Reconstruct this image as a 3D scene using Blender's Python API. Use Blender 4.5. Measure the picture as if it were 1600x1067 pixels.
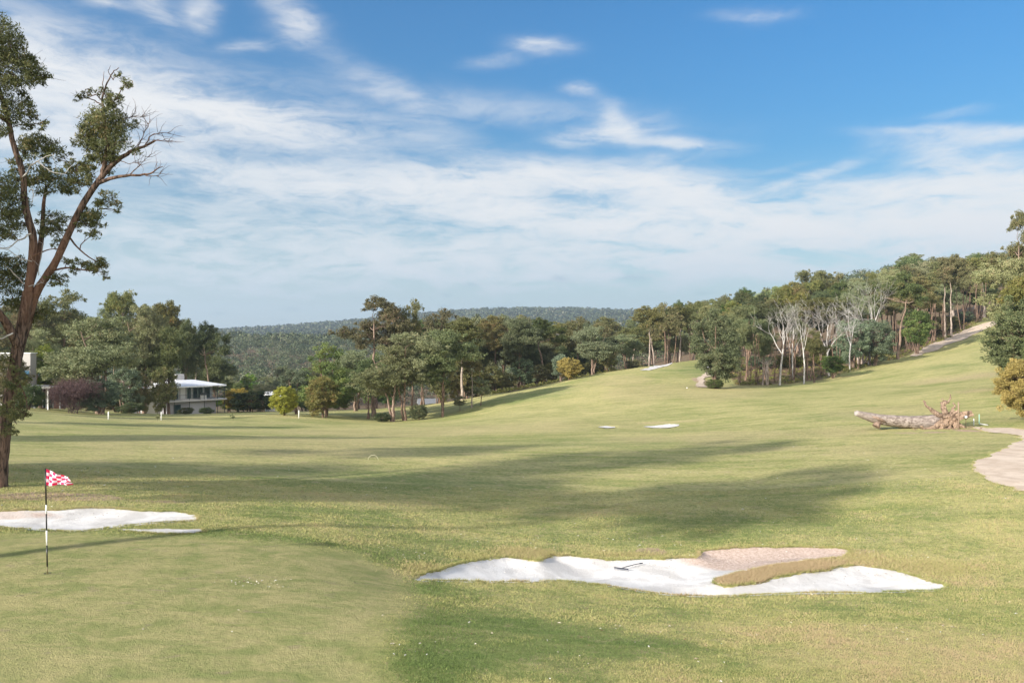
import bpy, math, random
import numpy as np
from mathutils import Vector, Matrix, geometry as mgeo

# ------------------------------------------------------------------ camera, sky, sun, exposure
SC = bpy.context.scene
for o in list(bpy.data.objects): bpy.data.objects.remove(o)
COL = SC.collection
F = 1256.0          # focal length in photo pixels (1600 wide)
CZ = 4.7
HV = 533.0
cam_d = bpy.data.cameras.new("camera"); cam = bpy.data.objects.new("camera", cam_d); COL.objects.link(cam)
cam.location = (0, 0, CZ); cam.rotation_euler = (math.radians(90), 0, 0)
cam_d.sensor_width = 36.0; cam_d.lens = 36.0 * F / 1600.0
cam_d.clip_start = 0.1; cam_d.clip_end = 30000
SC.camera = cam
SC.view_settings.view_transform = 'Standard'; SC.view_settings.look = 'None'
SC.view_settings.gamma = 1.0; SC.view_settings.use_curve_mapping = False
SC.view_settings.exposure = 1.40

SUN_DIR = Vector((-0.80, -0.60, 0)).normalized()      # horizontal direction towards the sun
SUN_EL = math.radians(21.0)
sun_az = math.atan2(SUN_DIR.x, SUN_DIR.y)
ld = bpy.data.lights.new("sun", 'SUN'); ld.energy = 3.3; ld.angle = math.radians(1.7); ld.color = (1.0, 0.93, 0.83)
sun = bpy.data.objects.new("sun", ld); COL.objects.link(sun)
tosun = Vector((SUN_DIR.x*math.cos(SUN_EL), SUN_DIR.y*math.cos(SUN_EL), math.sin(SUN_EL)))
sun.rotation_euler = tosun.to_track_quat('Z', 'Y').to_euler()

W = bpy.data.worlds.new("World"); SC.world = W; W.use_nodes = True
def nn(nt, t, **kw):
    n = nt.nodes.new(t)
    for k, v in kw.items(): setattr(n, k, v)
    return n
def setin(nt, sock, v):
    if isinstance(v, bpy.types.NodeSocket): nt.links.new(v, sock)
    elif v is not None: sock.default_value = v
def mth(nt, op, a, b=None, c=None, clamp=False):
    n = nn(nt, 'ShaderNodeMath', operation=op); n.use_clamp = clamp
    setin(nt, n.inputs[0], a); setin(nt, n.inputs[1], b)
    if c is not None: setin(nt, n.inputs[2], c)
    return n.outputs[0]
def mixc(nt, fac, a, b, blend='MIX'):
    n = nn(nt, 'ShaderNodeMix', data_type='RGBA', blend_type=blend)
    setin(nt, n.inputs[0], fac); setin(nt, n.inputs[6], a); setin(nt, n.inputs[7], b)
    return n.outputs[2]
def smooth(nt, v, a, b, lo=0.0, hi=1.0):
    n = nn(nt, 'ShaderNodeMapRange', interpolation_type='SMOOTHSTEP')
    setin(nt, n.inputs[0], v)
    for i, x in zip((1, 2, 3, 4), (a, b, lo, hi)): n.inputs[i].default_value = x
    return n.outputs[0]
def noise(nt, vec, scale, detail=4, rough=0.55, dist=0.0, lac=2.0):
    n = nn(nt, 'ShaderNodeTexNoise'); setin(nt, n.inputs['Vector'], vec)
    n.inputs['Scale'].default_value = scale; n.inputs['Detail'].default_value = detail
    n.inputs['Roughness'].default_value = rough; n.inputs['Distortion'].default_value = dist
    n.inputs['Lacunarity'].default_value = lac
    return n.outputs['Fac']
def mapping(nt, vec, loc=(0,0,0), rot=(0,0,0), scale=(1,1,1), vt='POINT'):
    n = nn(nt, 'ShaderNodeMapping', vector_type=vt); setin(nt, n.inputs[0], vec)
    n.inputs[1].default_value = loc; n.inputs[2].default_value = rot; n.inputs[3].default_value = scale
    return n.outputs[0]

def azel(u, v):
    x = (u-800)/F; z = (HV-v)/F
    return math.atan2(x, 1), math.atan2(z, math.hypot(x, 1))

def build_sky():
    nt = W.node_tree; nt.nodes.clear()
    out = nn(nt, 'ShaderNodeOutputWorld'); bg = nn(nt, 'ShaderNodeBackground')
    nt.links.new(bg.outputs[0], out.inputs[0])
    sky = nn(nt, 'ShaderNodeTexSky', sky_type='NISHITA'); sky.sun_disc = False
    sky.sun_elevation = SUN_EL; sky.sun_rotation = sun_az
    sky.altitude = 300; sky.air_density = 1.1; sky.dust_density = 0.6; sky.ozone_density = 2.0
    hs = nn(nt, 'ShaderNodeHueSaturation'); hs.inputs['Saturation'].default_value = SKY_SAT
    hs.inputs['Hue'].default_value = 0.502; hs.inputs['Value'].default_value = 1.0
    nt.links.new(sky.outputs[0], hs.inputs['Color'])
    tc = nn(nt, 'ShaderNodeTexCoord'); sp = nn(nt, 'ShaderNodeSeparateXYZ'); nt.links.new(tc.outputs['Generated'], sp.inputs[0])
    az = mth(nt, 'ARCTAN2', sp.outputs[0], sp.outputs[1]); el = mth(nt, 'ARCSINE', sp.outputs[2])
    cb = nn(nt, 'ShaderNodeCombineXYZ'); nt.links.new(az, cb.inputs[0]); nt.links.new(el, cb.inputs[1])
    P = cb.outputs[0]
    # wind-drawn domain warp of the cirrus
    wn = nn(nt, 'ShaderNodeTexNoise'); nt.links.new(mapping(nt, P, scale=(3, 7, 1)), wn.inputs['Vector'])
    wn.inputs['Scale'].default_value = 1.6; wn.inputs['Detail'].default_value = 5; wn.inputs['Roughness'].default_value = 0.6
    wv = nn(nt, 'ShaderNodeVectorMath', operation='SUBTRACT'); nt.links.new(wn.outputs['Color'], wv.inputs[0]); wv.inputs[1].default_value = (.5, .5, .5)
    ws = nn(nt, 'ShaderNodeVectorMath', operation='MULTIPLY'); nt.links.new(wv.outputs[0], ws.inputs[0]); ws.inputs[1].default_value = (0.09, 0.035, 0)
    wa = nn(nt, 'ShaderNodeVectorMath', operation='ADD'); nt.links.new(P, wa.inputs[0]); nt.links.new(ws.outputs[0], wa.inputs[1])
    PW = wa.outputs[0]
    # cloud banks: (u, v, half width, half height, tilt deg, amount) read off the photo and turned into directions
    banks = [(120,110,250,55,-9,.85),(300,165,230,36,-6,.95),(60,190,160,60,0,.55),(430,190,120,24,-8,.5),(230,225,240,26,-3,.35),
             (620,150,120,20,-28,.28),(760,165,240,18,-6,.24),(640,205,110,14,-20,.2),
             (455,28,42,22,-35,.6),(315,20,22,26,-50,.55),(245,12,30,18,-30,.55),(170,5,30,10,0,.4),(845,76,36,10,-4,.65),(780,100,40,7,5,.25),(905,143,22,7,-5,.5),(1190,20,50,9,-5,.3),(400,70,36,8,6,.3),
             (935,208,70,13,8,.8),(1060,222,75,9,-6,.7),(960,190,34,12,-50,.5),(1040,245,60,7,0,.25),
             (420,290,260,30,-3,.62),(700,285,240,24,-2,.9),(960,280,180,22,-5,1.25),(1080,300,60,18,-12,.8),(820,325,260,22,-4,.65),
             (1000,345,300,24,-3,1.05),(1180,340,150,24,-14,.7),(700,395,460,42,0,.60),(1150,395,420,40,-2,.72),(250,350,300,50,0,.40),
             (1330,290,110,15,-2,.6),(1270,270,60,8,15,.45),(1420,300,130,18,-2,.8),(1500,255,90,22,-18,.7),(1560,215,110,10,-3,.62),(1450,205,70,8,-6,.5),(1580,300,120,45,0,.8),
             (1380,350,280,40,0,.9),(1600,370,200,60,0,.8),(300,430,500,45,0,.5),(900,440,600,32,0,.55),(1480,180,40,6,0,.2),
             (-300,200,260,90,0,.7),(2000,330,300,70,0,.7),(1240,255,30,6,10,.2)]
    acc = None
    for u, v, a, b, t, amt in banks:
        A, E = azel(u, v)
        ca = math.cos(A)
        m = mapping(nt, PW, (A, E, 0), (0, 0, math.radians(t)), (a/F*max(ca, .5)*1.0, b/F*max(ca, .5), 1.0), 'TEXTURE')
        d = nn(nt, 'ShaderNodeVectorMath', operation='DOT_PRODUCT'); nt.links.new(m, d.inputs[0]); nt.links.new(m, d.inputs[1])
        g = mth(nt, 'EXPONENT', mth(nt, 'MULTIPLY', d.outputs['Value'], -1.0))
        acc = mth(nt, 'MULTIPLY', g, amt) if acc is None else mth(nt, 'MULTIPLY_ADD', g, amt, acc)
    n1 = noise(nt, mapping(nt, PW, rot=(0, 0, 0.12), scale=(5, 22, 1)), 1.5, 8, 0.62, 0.6)
    n2 = noise(nt, mapping(nt, PW, rot=(0, 0, -0.5), scale=(9, 30, 1)), 2.4, 7, 0.65, 0.9)
    n = mth(nt, 'ADD', mth(nt, 'MULTIPLY', n1, 0.65), mth(nt, 'MULTIPLY', n2, 0.35))
    tex = smooth(nt, n, 0.33, 0.67)
    dens = mth(nt, 'MULTIPLY', acc, mth(nt, 'MULTIPLY_ADD', tex, 1.45, 0.20))
    dens = mth(nt, 'SUBTRACT', 1.0, mth(nt, 'EXPONENT', mth(nt, 'MULTIPLY', dens, -1.55)))
    # the veil thickens towards the horizon
    hz = smooth(nt, el, 0.24, 0.02)
    hz2 = mth(nt, 'MULTIPLY', hz, 0.60)
    dens = mth(nt, 'MAXIMUM', dens, hz2)
    dens = mth(nt, 'MULTIPLY', dens, 0.97, clamp=True)
    low = smooth(nt, el, 0.16, 0.0)
    k = CLOUD
    ccol = mixc(nt, low, (k*0.97, k*0.965, k*0.96, 1), (k*0.69, k*0.765, k*0.88, 1))
    # small grey scraps of low cumulus near the horizon
    g = None
    for u, v, a, b in [(985,439,28,6),(873,440,17,5),(455,484,15,4),(1105,461,17,3),(432,500,10,2),(690,463,10,3),(725,446,12,3),(640,497,22,3),(770,480,26,5),(346,491,10,3),(690,480,12,3)]:
        A, E = azel(u, v)
        m = mapping(nt, PW, (A + .004, E + .002, 0), (0, 0, 0), (a/F*.85, b/F*.9, 1), 'TEXTURE')
        d = nn(nt, 'ShaderNodeVectorMath', operation='DOT_PRODUCT'); nt.links.new(m, d.inputs[0]); nt.links.new(m, d.inputs[1])
        e = mth(nt, 'EXPONENT', mth(nt, 'MULTIPLY', d.outputs['Value'], -1.0))
        g = e if g is None else mth(nt, 'ADD', g, e)
    g = mth(nt, 'MULTIPLY', g, 0.6, clamp=True)
    ccol = mixc(nt, g, ccol, (k*0.40, k*0.50, k*0.63, 1))
    skyc = mixc(nt, 1.0, hs.outputs[0], (SKY_STR*.62, SKY_STR*1.0, SKY_STR*1.10, 1), 'MULTIPLY')
    lowd = smooth(nt, el, 0.02, 0.42, .66, 1.0)
    skyc = mixc(nt, 1.0, skyc, lowd, 'MULTIPLY')
    col = mixc(nt, dens, skyc, ccol)
    # unseen bright cloud, added behind the camera to whiten the fill light
    rear_fill = smooth(nt, sp.outputs[1], 0.05, -0.55); veil = mth(nt, 'MULTIPLY', rear_fill, mth(nt, 'MULTIPLY_ADD', tex, .35, .5))
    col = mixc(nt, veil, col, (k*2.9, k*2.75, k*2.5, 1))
    # below the horizon: dim ground bounce
    dn = smooth(nt, el, 0.0, -0.03)
    col = mixc(nt, dn, col, (0.10, 0.12, 0.07, 1))
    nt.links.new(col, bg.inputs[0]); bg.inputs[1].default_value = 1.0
HAZE = 0.00015
SKY_SAT = 1.38; SKY_STR = 0.054; CLOUD = 0.365
build_sky()

# ------------------------------------------------------------------ terrain height field
def vnoise(x, y, seed=0):
    x = np.asarray(x, float); y = np.asarray(y, float)
    xi = np.floor(x).astype(np.int64); yi = np.floor(y).astype(np.int64); xf = x-xi; yf = y-yi
    def h(a, b):
        n = (a*374761393 + b*668265263 + seed*1442695041) & 0xffffffff
        n = ((n ^ (n >> 13))*1274126177) & 0xffffffff
        return ((n ^ (n >> 16)) & 0xffff)/65535.0
    sx = xf*xf*(3-2*xf); sy = yf*yf*(3-2*yf)
    return (h(xi,yi)*(1-sx)+h(xi+1,yi)*sx)*(1-sy)+(h(xi,yi+1)*(1-sx)+h(xi+1,yi+1)*sx)*sy
def fbm(x, y, seed=0, o=4):
    s = 0; a = 1; t = 0
    for i in range(o):
        s = s + a*vnoise(x*2**i, y*2**i, seed+i*17); t += a; a *= .5
    return s/t - .5

CTRL = [(0,1067,11),(400,1067,11.1),(800,1067,11.2),(1200,1067,11.4),(1600,1067,11.6),
 (73,895,16.4),(400,900,16.5),(800,985,13.9),(1300,1000,13.9),(600,930,15.6),
 (640,905,18.0),(1060,930,18.5),(1490,915,19.3),(850,862,22.5),(1150,855,23),(1400,880,21.5),
 (0,823,21),(310,830,20.5),(150,793,23.5),(0,760,27),(500,840,20.5),
 (400,760,31),(800,800,29),(1300,800,28.5),(800,760,34.5),(1200,760,34.5),(1560,760,31),(1700,760,31),
 (0,700,42),(400,700,46),(800,700,50),(1200,700,49),(1600,690,46),
 (0,660,70),(300,670,75),(600,680,70),(800,665,80),(950,666,75),(1040,665,75),(1200,650,75),(1400,672,57),(1600,664,58),
 (100,645,105),(0,633,108),(300,649,120),(440,648,118),(500,655,113),(550,662,105),(610,658,118),(700,646,125),(770,622,135),
 (880,595,150),(960,579,165),(1060,566,185),(1000,620,110),(1100,603,125),(1230,601,130),(1290,591,140),(1345,576,150),
 (1440,547,175),(1500,522,195),(1560,492,215),(1620,478,225),(1450,600,105),(1560,602,85),(1500,560,135),(1560,522,170),(1680,600,80),(1750,520,150)]
CW = []    # world control points x,y,z
for u, v, Y in CTRL: CW.append(((u-800)/F*Y, Y, CZ+(HV-v)/F*Y))
CW += [(-60,147,-8.6),(-51,158,-9.0),(-40,150,-8.5),(-25,150,-8),(-15,160,-7.6),(-85,120,-4.4),(-110,150,-6),(-75,175,-11),
       (-60,220,-15),(-20,220,-13),(20,200,-8),(50,240,-4),(0,300,-16),(-60,320,-22),(-150,250,-12),(-300,300,-16),
       (60,215,.5),(80,260,3),(70,330,-2),(95,170,3.5),(110,220,7),(150,260,13),(190,300,22),(120,320,9),(230,260,24),(160,400,22),
       (-90,400,-25),(-200,420,-26),(0,420,-24),(-100,550,-20),(-260,560,-18),(80,500,-10),
       (-150,700,-5),(-60,700,-4),(-350,850,2),(-220,900,-4),(-120,920,-3),(0,950,-1),(200,800,10),(500,800,40),(-600,900,8),
       (-260,1150,-7),(0,1250,-8),(0,1700,20),(-700,1700,-5),(-1500,3300,22),(-1100,3400,24),(-700,3300,32),(-300,2900,88),(250,2700,100),(600,2700,92),(1100,2700,110),(2200,2700,160),
       (-3000,3300,40),(-3000,1500,0),(900,1500,60),(3000,1500,120),(-2500,6500,20),(0,6500,20),(3000,6500,60),
       (-14,4,0.3),(0,4,0.2),(14,4,-0.2),(-40,4,0.5),(40,4,-0.5),(-60,12,0.6),(60,12,-.4),(-70,27,0.6),(60,30,0),(-80,60,-0.5),(-120,90,-2.0),(100,70,3),(-200,130,-6),(160,120,8),(230,180,16)]
CW = np.array(CW)
def warp(x, y):
    yy = np.maximum(y, 4.0)+10.0
    return np.clip(x/yy, -3, 3)*2.0, np.log(yy)*1.6
def _tps(r2): return 0.5*r2*np.log(r2+1e-12)
_cs, _cq = warp(CW[:,0], CW[:,1]); _cw = (CW[:,2]-CZ)/(np.maximum(CW[:,1],4.)+10.)
_n = len(CW); _K = _tps((_cs[:,None]-_cs[None])**2+(_cq[:,None]-_cq[None])**2) + np.eye(_n)*2e-4
_A = np.zeros((_n+3,_n+3)); _A[:_n,:_n] = _K; _A[:_n,_n]=1; _A[:_n,_n+1]=_cs; _A[:_n,_n+2]=_cq; _A[_n:,:_n]=_A[:_n,_n:].T
_sol = np.linalg.solve(_A, np.concatenate([_cw, [0,0,0]]))
def base_h(x, y):
    x = np.atleast_1d(np.asarray(x, float)); y = np.atleast_1d(np.asarray(y, float)); sh = x.shape
    x = x.ravel(); y = y.ravel(); out = np.empty(len(x))
    for i in range(0, len(x), 40000):
        s, q = warp(x[i:i+40000], y[i:i+40000])
        r2 = (s[:,None]-_cs[None])**2+(q[:,None]-_cq[None])**2
        out[i:i+40000] = _tps(r2)@_sol[:_n] + _sol[_n] + _sol[_n+1]*s + _sol[_n+2]*q
    z = CZ + out*(np.maximum(y,4.)+10.)
    amp = np.clip((y-22)/60, 0, 1)
    z = z + fbm(x/9, y/9, 3, 3)*0.25*amp + fbm(x/2.3, y/2.3, 5, 3)*0.05*np.clip((y-12)/10, .25, 1)
    far = np.clip((y-600)/1500, 0, 1)
    z = z + far*fbm(x/420, y/420, 9, 4)*15
    return z.reshape(sh)

def ray(u, v, hf=base_h, y0=6.0, y1=400.0):
    """pixel -> first ground point"""
    ys = np.geomspace(y0, y1, 700)
    xs = (u-800)/F*ys; zs = CZ+(HV-v)/F*ys
    d = zs-hf(xs, ys)
    k = np.where(d <= 0)[0]
    if len(k) == 0: return None
    k = k[0]
    if k == 0: yy = ys[0]
    else: yy = ys[k-1] + (ys[k]-ys[k-1])*d[k-1]/(d[k-1]-d[k]+1e-12)
    x = (u-800)/F*yy
    return (x, yy)
def rays(pts, **kw): return [ray(u, v, **kw) for u, v in pts]

PX = dict(
 bunker_r=[(643,905),(669,892),(715,880),(755,873),(790,869),(813,872),(841,876),(859,866),(899,867),(945,873),(1002,873),(1037,871),(1060,869),(1089,869),
   (1095,860),(1135,854),(1232,853),(1300,854),(1326,857),(1326,864),(1307,870),(1275,873),(1232,880),(1195,886),(1152,895),(1125,903),(1120,909),(1135,915),(1175,911),(1232,898),
   (1278,890),(1313,884),(1347,882),(1393,889),(1434,900),(1485,914),(1462,921),(1347,925),(1232,926),(1117,931),(1060,929),(1002,923),(945,912),(876,906),(801,908),(715,907)],
 bunker_l=[(-70,800),(0,797),(64,796),(119,793),(149,791),(191,795),(234,797),(276,798),(298,800),(310,804),(308,812),(276,814),(234,816),(191,821),(149,826),(128,828),(85,828),(42,826),(0,822),(-70,818)],
 strip_l=[(191,827),(225,826),(270,826),(312,826),(322,829),(300,833),(250,833),(205,831)],
 path_r=[(1518,666),(1534,667),(1545,669),(1565,668),(1581,668),(1600,671),(1660,674),(1760,690),(1800,790),(1680,778),(1600,766),(1590,762),(1558,756),(1545,749),(1529,740),(1523,731),(1525,720),(1545,712),(1567,701),(1581,694),(1596,686),(1592,681),(1574,677),(1545,675),(1527,670)],
 far1=[(934,667),(949,664.6),(966,665),(966,667.2),(949,668.4)],
 far2=[(1006,666.5),(1030,664),(1044,662),(1057,662.2),(1061,665),(1048,667.5),(1030,668)],
 green1=[(1002,577.5),(1013,574),(1021,571),(1036,568.5),(1050,568),(1044,571),(1027,575),(1014,578)],
 green2=[(1091,573),(1097,569.5),(1110,568.5),(1122,570),(1118,574),(1100,575)],
)
WP = {k: np.array(rays(v)) for k, v in PX.items()}

WP['green'] = np.array(rays([(-260,838),(60,833),(300,838),(440,848),(550,866),(612,893),(640,925),(622,965),(590,1010),(600,1080),(560,1180),(200,1180),(-200,1180),(-500,1000),(-420,880)]))
def in_poly(px, py, poly):
    ins = np.zeros(px.shape, bool); n = len(poly)
    for i in range(n):
        x1, y1 = poly[i]; x2, y2 = poly[(i+1) % n]
        c = ((y1 > py) != (y2 > py)) & (px < (x2-x1)*(py-y1)/(y2-y1+1e-12)+x1)
        ins ^= c
    return ins
def pdist(px, py, poly):
    d = np.full(px.shape, 1e9); n = len(poly)
    for i in range(n):
        a = poly[i]; b = poly[(i+1) % n]; e = b-a; L = e@e+1e-12
        t = np.clip(((px-a[0])*e[0]+(py-a[1])*e[1])/L, 0, 1)
        d = np.minimum(d, np.hypot(px-a[0]-t*e[0], py-a[1]-t*e[1]))
    return d
BOWLS = [('bunker_r', .20, 1.6), ('bunker_l', .14, 1.6), ('far1', .15, 1.5), ('far2', .2, 1.5), ('green1', .2, 2.0)]
def H(x, y, under=True):
    """final ground height; under=True sinks the turf a little below the sand sheets"""
    x = np.atleast_1d(np.asarray(x, float)); y = np.atleast_1d(np.asarray(y, float))
    z = base_h(x, y)
    for k, dep, wid in BOWLS:
        p = WP[k]
        m = (x > p[:,0].min()-.1) & (x < p[:,0].max()+.1) & (y > p[:,1].min()-.1) & (y < p[:,1].max()+.1)
        if not m.any(): continue
        idx = np.where(m)[0] if x.ndim == 1 else None
        xx, yy = x[m], y[m]
        d = pdist(xx, yy, p)*in_poly(xx, yy, p)
        t = np.clip(d/wid, 0, 1)
        s = dep*(1-(1-t)**2)
        if under: s = s + (0.24 if k[0] == 'b' else .10)*np.clip(d/.22, 0, 1)
        z[m] -= s
    if under:
        for k in ('strip_l', 'path_r', 'green2'):
            p = WP[k]
            m = (x > p[:,0].min()) & (x < p[:,0].max()) & (y > p[:,1].min()) & (y < p[:,1].max())
            if m.any():
                xx, yy = x[m], y[m]
                z[m] -= 0.06*np.clip(pdist(xx, yy, p)*in_poly(xx, yy, p)/.4, 0, 1)
    return z
def h1(x, y, under=False): return float(H(np.array([x]), np.array([y]), under)[0])

# ------------------------------------------------------------------ materials
def mat(name, col=(.5,.5,.5), rough=.8, spec=.25, metal=0.0, builder=None):
    m = bpy.data.materials.new(name); m.use_nodes = True; nt = m.node_tree
    b = nt.nodes['Principled BSDF']; b.inputs['Base Color'].default_value = (*col, 1); b.inputs['Roughness'].default_value = rough
    b.inputs['Specular IOR Level'].default_value = spec; b.inputs['Metallic'].default_value = metal
    if builder: builder(nt, b)
    return m
def pos(nt): return nn(nt, 'ShaderNodeNewGeometry').outputs['Position']
def attr(nt, name): return nn(nt, 'ShaderNodeAttribute', attribute_name=name).outputs['Fac']
def bump(nt, b, h, strength=.5, dist=.05):
    n = nn(nt, 'ShaderNodeBump'); n.inputs['Strength'].default_value = strength; n.inputs['Distance'].default_value = dist
    setin(nt, n.inputs['Height'], h); nt.links.new(n.outputs[0], b.inputs['Normal'])

def grass_builder(nt, b):
    P = pos(nt)
    big = noise(nt, P, 0.09, 4, .55, .4)
    mid = noise(nt, mapping(nt, P, rot=(0,0,.5), scale=(.5,1.5,1)), 0.55, 5, .6, .5)
    fine = noise(nt, P, 6.0, 5, .65)
    vfine = noise(nt, P, 45.0, 3, .7)
    dry = attr(nt, 'dry'); litter = attr(nt, 'litter'); lush_shade = attr(nt, 'lush_shade'); soil = attr(nt, 'soil')
    t = mth(nt, 'ADD', mth(nt, 'MULTIPLY', big, 0.9), mth(nt, 'MULTIPLY', mid, 0.8))
    t = mth(nt, 'ADD', t, mth(nt, 'MULTIPLY', fine, 0.45))
    t = smooth(nt, t, 0.80, 1.32)
    c = mixc(nt, t, (0.230, 0.255, 0.080, 1), (0.460, 0.405, 0.180, 1))
    # green patches and old divots
    gp = smooth(nt, noise(nt, mapping(nt, P, scale=(1,1.6,1)), 0.9, 4, .6, .8), 0.52, 0.68)
    c = mixc(nt, mth(nt, 'MULTIPLY', gp, 0.55), c, (0.200, 0.250, 0.082, 1))
    tp = smooth(nt, noise(nt, mapping(nt, P, loc=(7,3,0), scale=(1,1.8,1)), 0.42, 5, .62, .9), 0.56, 0.74)
    c = mixc(nt, mth(nt, 'MULTIPLY', tp, 0.55), c, (0.46, 0.385, 0.18, 1))
    c = mixc(nt, mth(nt, 'MULTIPLY', lush_shade, 0.8, clamp=True), c, (0.115, 0.175, 0.055, 1))  # deep green of lush turf, partly shade put into the colour
    dd = mth(nt, 'MULTIPLY', dry, mth(nt, 'MULTIPLY_ADD', fine, 1.3, 0.35), clamp=True)
    c = mixc(nt, dd, c, (0.46, 0.365, 0.20, 1))
    ss = smooth(nt, mth(nt, 'MULTIPLY', soil, mth(nt, 'MULTIPLY_ADD', mid, .9, .6)), 0.35, 0.7)
    c = mixc(nt, ss, c, (0.42, 0.30, 0.215, 1))
    st = smooth(nt, noise(nt, mapping(nt, P, rot=(0,0,.12), scale=(.22,1.5,1)), 0.5, 4, .6, .5), .48, .66)
    c = mixc(nt, mth(nt, 'MULTIPLY', st, .5), c, (0.46, 0.405, 0.185, 1))
    # small scale mottle: straw flecks and bruised purplish brown spots
    m3 = noise(nt, mapping(nt, P, rot=(0,0,.3), scale=(1,1.3,1)), 1.7, 6, .68, .7)
    c = mixc(nt, mth(nt, 'MULTIPLY', smooth(nt, m3, .54, .66), .6), c, (0.43, 0.345, 0.20, 1))
    c = mixc(nt, mth(nt, 'MULTIPLY', smooth(nt, m3, .45, .35), .6), c, (0.165, 0.215, 0.070, 1))
    m4 = noise(nt, mapping(nt, P, loc=(31,5,0), scale=(1,2.2,1)), 1.25, 4, .6, .5)
    c = mixc(nt, mth(nt, 'MULTIPLY', smooth(nt, m4, .66, .74), .45), c, (0.30, 0.215, 0.165, 1))
    lt = mth(nt, 'MULTIPLY', litter, mth(nt, 'MULTIPLY_ADD', mid, 1.2, 0.35), clamp=True)
    c = mixc(nt, lt, c, (0.155, 0.105, 0.068, 1))
    k = mth(nt, 'MULTIPLY_ADD', vfine, 1.7, 0.15)
    kk = mth(nt, 'MULTIPLY', k, mth(nt, 'MULTIPLY_ADD', fine, 1.0, 0.5))
    gr = attr(nt, 'green')
    gc = mixc(nt, smooth(nt, noise(nt, mapping(nt, P, rot=(0,0,.35), scale=(.9,1.5,1)), 1.1, 6, .66, .6), .34, .66), (0.200, 0.225, 0.080, 1), (0.360, 0.320, 0.150, 1))
    gc = mixc(nt, mth(nt, 'MULTIPLY', smooth(nt, m4, .60, .72), .5), gc, (0.27, 0.20, 0.155, 1))
    c = mixc(nt, mth(nt, 'MULTIPLY', gr, .85), c, gc)
    kk = mth(nt, 'ADD', mth(nt, 'MULTIPLY', kk, mth(nt, 'MULTIPLY_ADD', gr, -.7, 1.0)), mth(nt, 'MULTIPLY', gr, .7))
    c = mixc(nt, 1.0, c, kk, 'MULTIPLY')
    nt.links.new(c, b.inputs['Base Color'])
    b.inputs['Roughness'].default_value = .9
    bump(nt, b, mth(nt, 'ADD', vfine, mth(nt, 'MULTIPLY', fine, 1.5)), .75, .04)
M_grass = mat('grass_turf', rough=.9, spec=.1, builder=grass_builder)

def sand_builder(nt, b):
    P = pos(nt)
    n1 = noise(nt, P, 1.2, 5, .6, .5); n2 = noise(nt, P, 14, 5, .7); n3 = noise(nt, P, 90, 2, .6)
    soil = attr(nt, 'soil')
    c = mixc(nt, smooth(nt, n1, .35, .65), (0.52, 0.50, 0.48, 1), (0.70, 0.68, 0.66, 1))
    sp = smooth(nt, n2, .64, .70)
    c = mixc(nt, mth(nt, 'MULTIPLY', sp, .5), c, (0.33, 0.28, 0.22, 1))
    ss = smooth(nt, mth(nt, 'ADD', soil, mth(nt, 'MULTIPLY', mth(nt, 'SUBTRACT', n1, .5), 1.2)), 0.2, 0.75)
    c = mixc(nt, ss, c, mixc(nt, smooth(nt, n2, .35, .65), (0.42, 0.315, 0.255, 1), (0.60, 0.48, 0.41, 1)))
    nt.links.new(c, b.inputs['Base Color'])
    rk = noise(nt, mapping(nt, P, rot=(0,0,.4), scale=(3, 22, 1)), 1.0, 2, .5, 1.2)
    bump(nt, b, mth(nt, 'ADD', mth(nt, 'ADD', n2, mth(nt, 'MULTIPLY', n3, .3)), mth(nt, 'MULTIPLY', rk, .5)), .5, .05)
M_sand = mat('bunker_sand', rough=.95, spec=.1, builder=sand_builder)
def path_builder(nt, b):
    P = pos(nt)
    n1 = noise(nt, P, .9, 6, .65, .6); n2 = noise(nt, P, 12, 5, .7)
    c = mixc(nt, smooth(nt, n1, .3, .7), (0.46, 0.36, 0.275, 1), (0.64, 0.53, 0.425, 1))
    c = mixc(nt, mth(nt, 'MULTIPLY', smooth(nt, n2, .6, .75), .4), c, (0.30, 0.22, 0.16, 1))
    nt.links.new(c, b.inputs['Base Color']); bump(nt, b, n2, .4, .04)
M_path = mat('gravel_path', rough=.95, spec=.1, builder=path_builder)

def bark_mat(name, c1, c2, sc=(6,6,1.2), streak=None):
    def bb(nt, b):
        tc = nn(nt, 'ShaderNodeTexCoord').outputs['Object']
        n1 = noise(nt, mapping(nt, tc, scale=sc), 1.0, 5, .65, .6); n2 = noise(nt, mapping(nt, tc, scale=(.5,.5,.35)), 1.0, 3, .6)
        c = mixc(nt, smooth(nt, n1, .38, .62), (*c1, 1), (*c2, 1))
        if streak: c = mixc(nt, mth(nt, 'MULTIPLY', smooth(nt, n2, .48, .62), .6), c, (*streak, 1))
        nt.links.new(c, b.inputs['Base Color']); bump(nt, b, n1, 1.0, .12)
    return mat(name, rough=.92, spec=.12, builder=bb)
M_bark = bark_mat('brown_bark', (.085,.055,.040), (.235,.165,.125), streak=(.28,.18,.125))
M_hero = bark_mat('red_brown_bark', (.038,.028,.023), (.200,.135,.105), (13,13,2.2), streak=(.23,.125,.088))
M_pale = bark_mat('pale_bark', (.24,.19,.155), (.42,.35,.30), (4,4,1.0), streak=(.20,.15,.115))
M_pink = bark_mat('pinkish_bark', (.15,.105,.08), (.31,.225,.175), (5,5,.8), streak=(.36,.27,.215))
M_dead = bark_mat('bleached_wood', (.34,.32,.305), (.58,.555,.535), (5,5,1.0), streak=(.22,.18,.155))
M_twig = bark_mat('purple_brown_twigs', (.085,.055,.055), (.17,.11,.11), (5,5,2))
M_log = bark_mat('weathered_log_bark', (.17,.135,.115), (.42,.355,.315), (3.5,8,8), streak=(.32,.27,.24))
M_root = bark_mat('split_root_wood', (.13,.085,.060), (.42,.31,.23), (14,14,4), streak=(.34,.24,.17))

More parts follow.
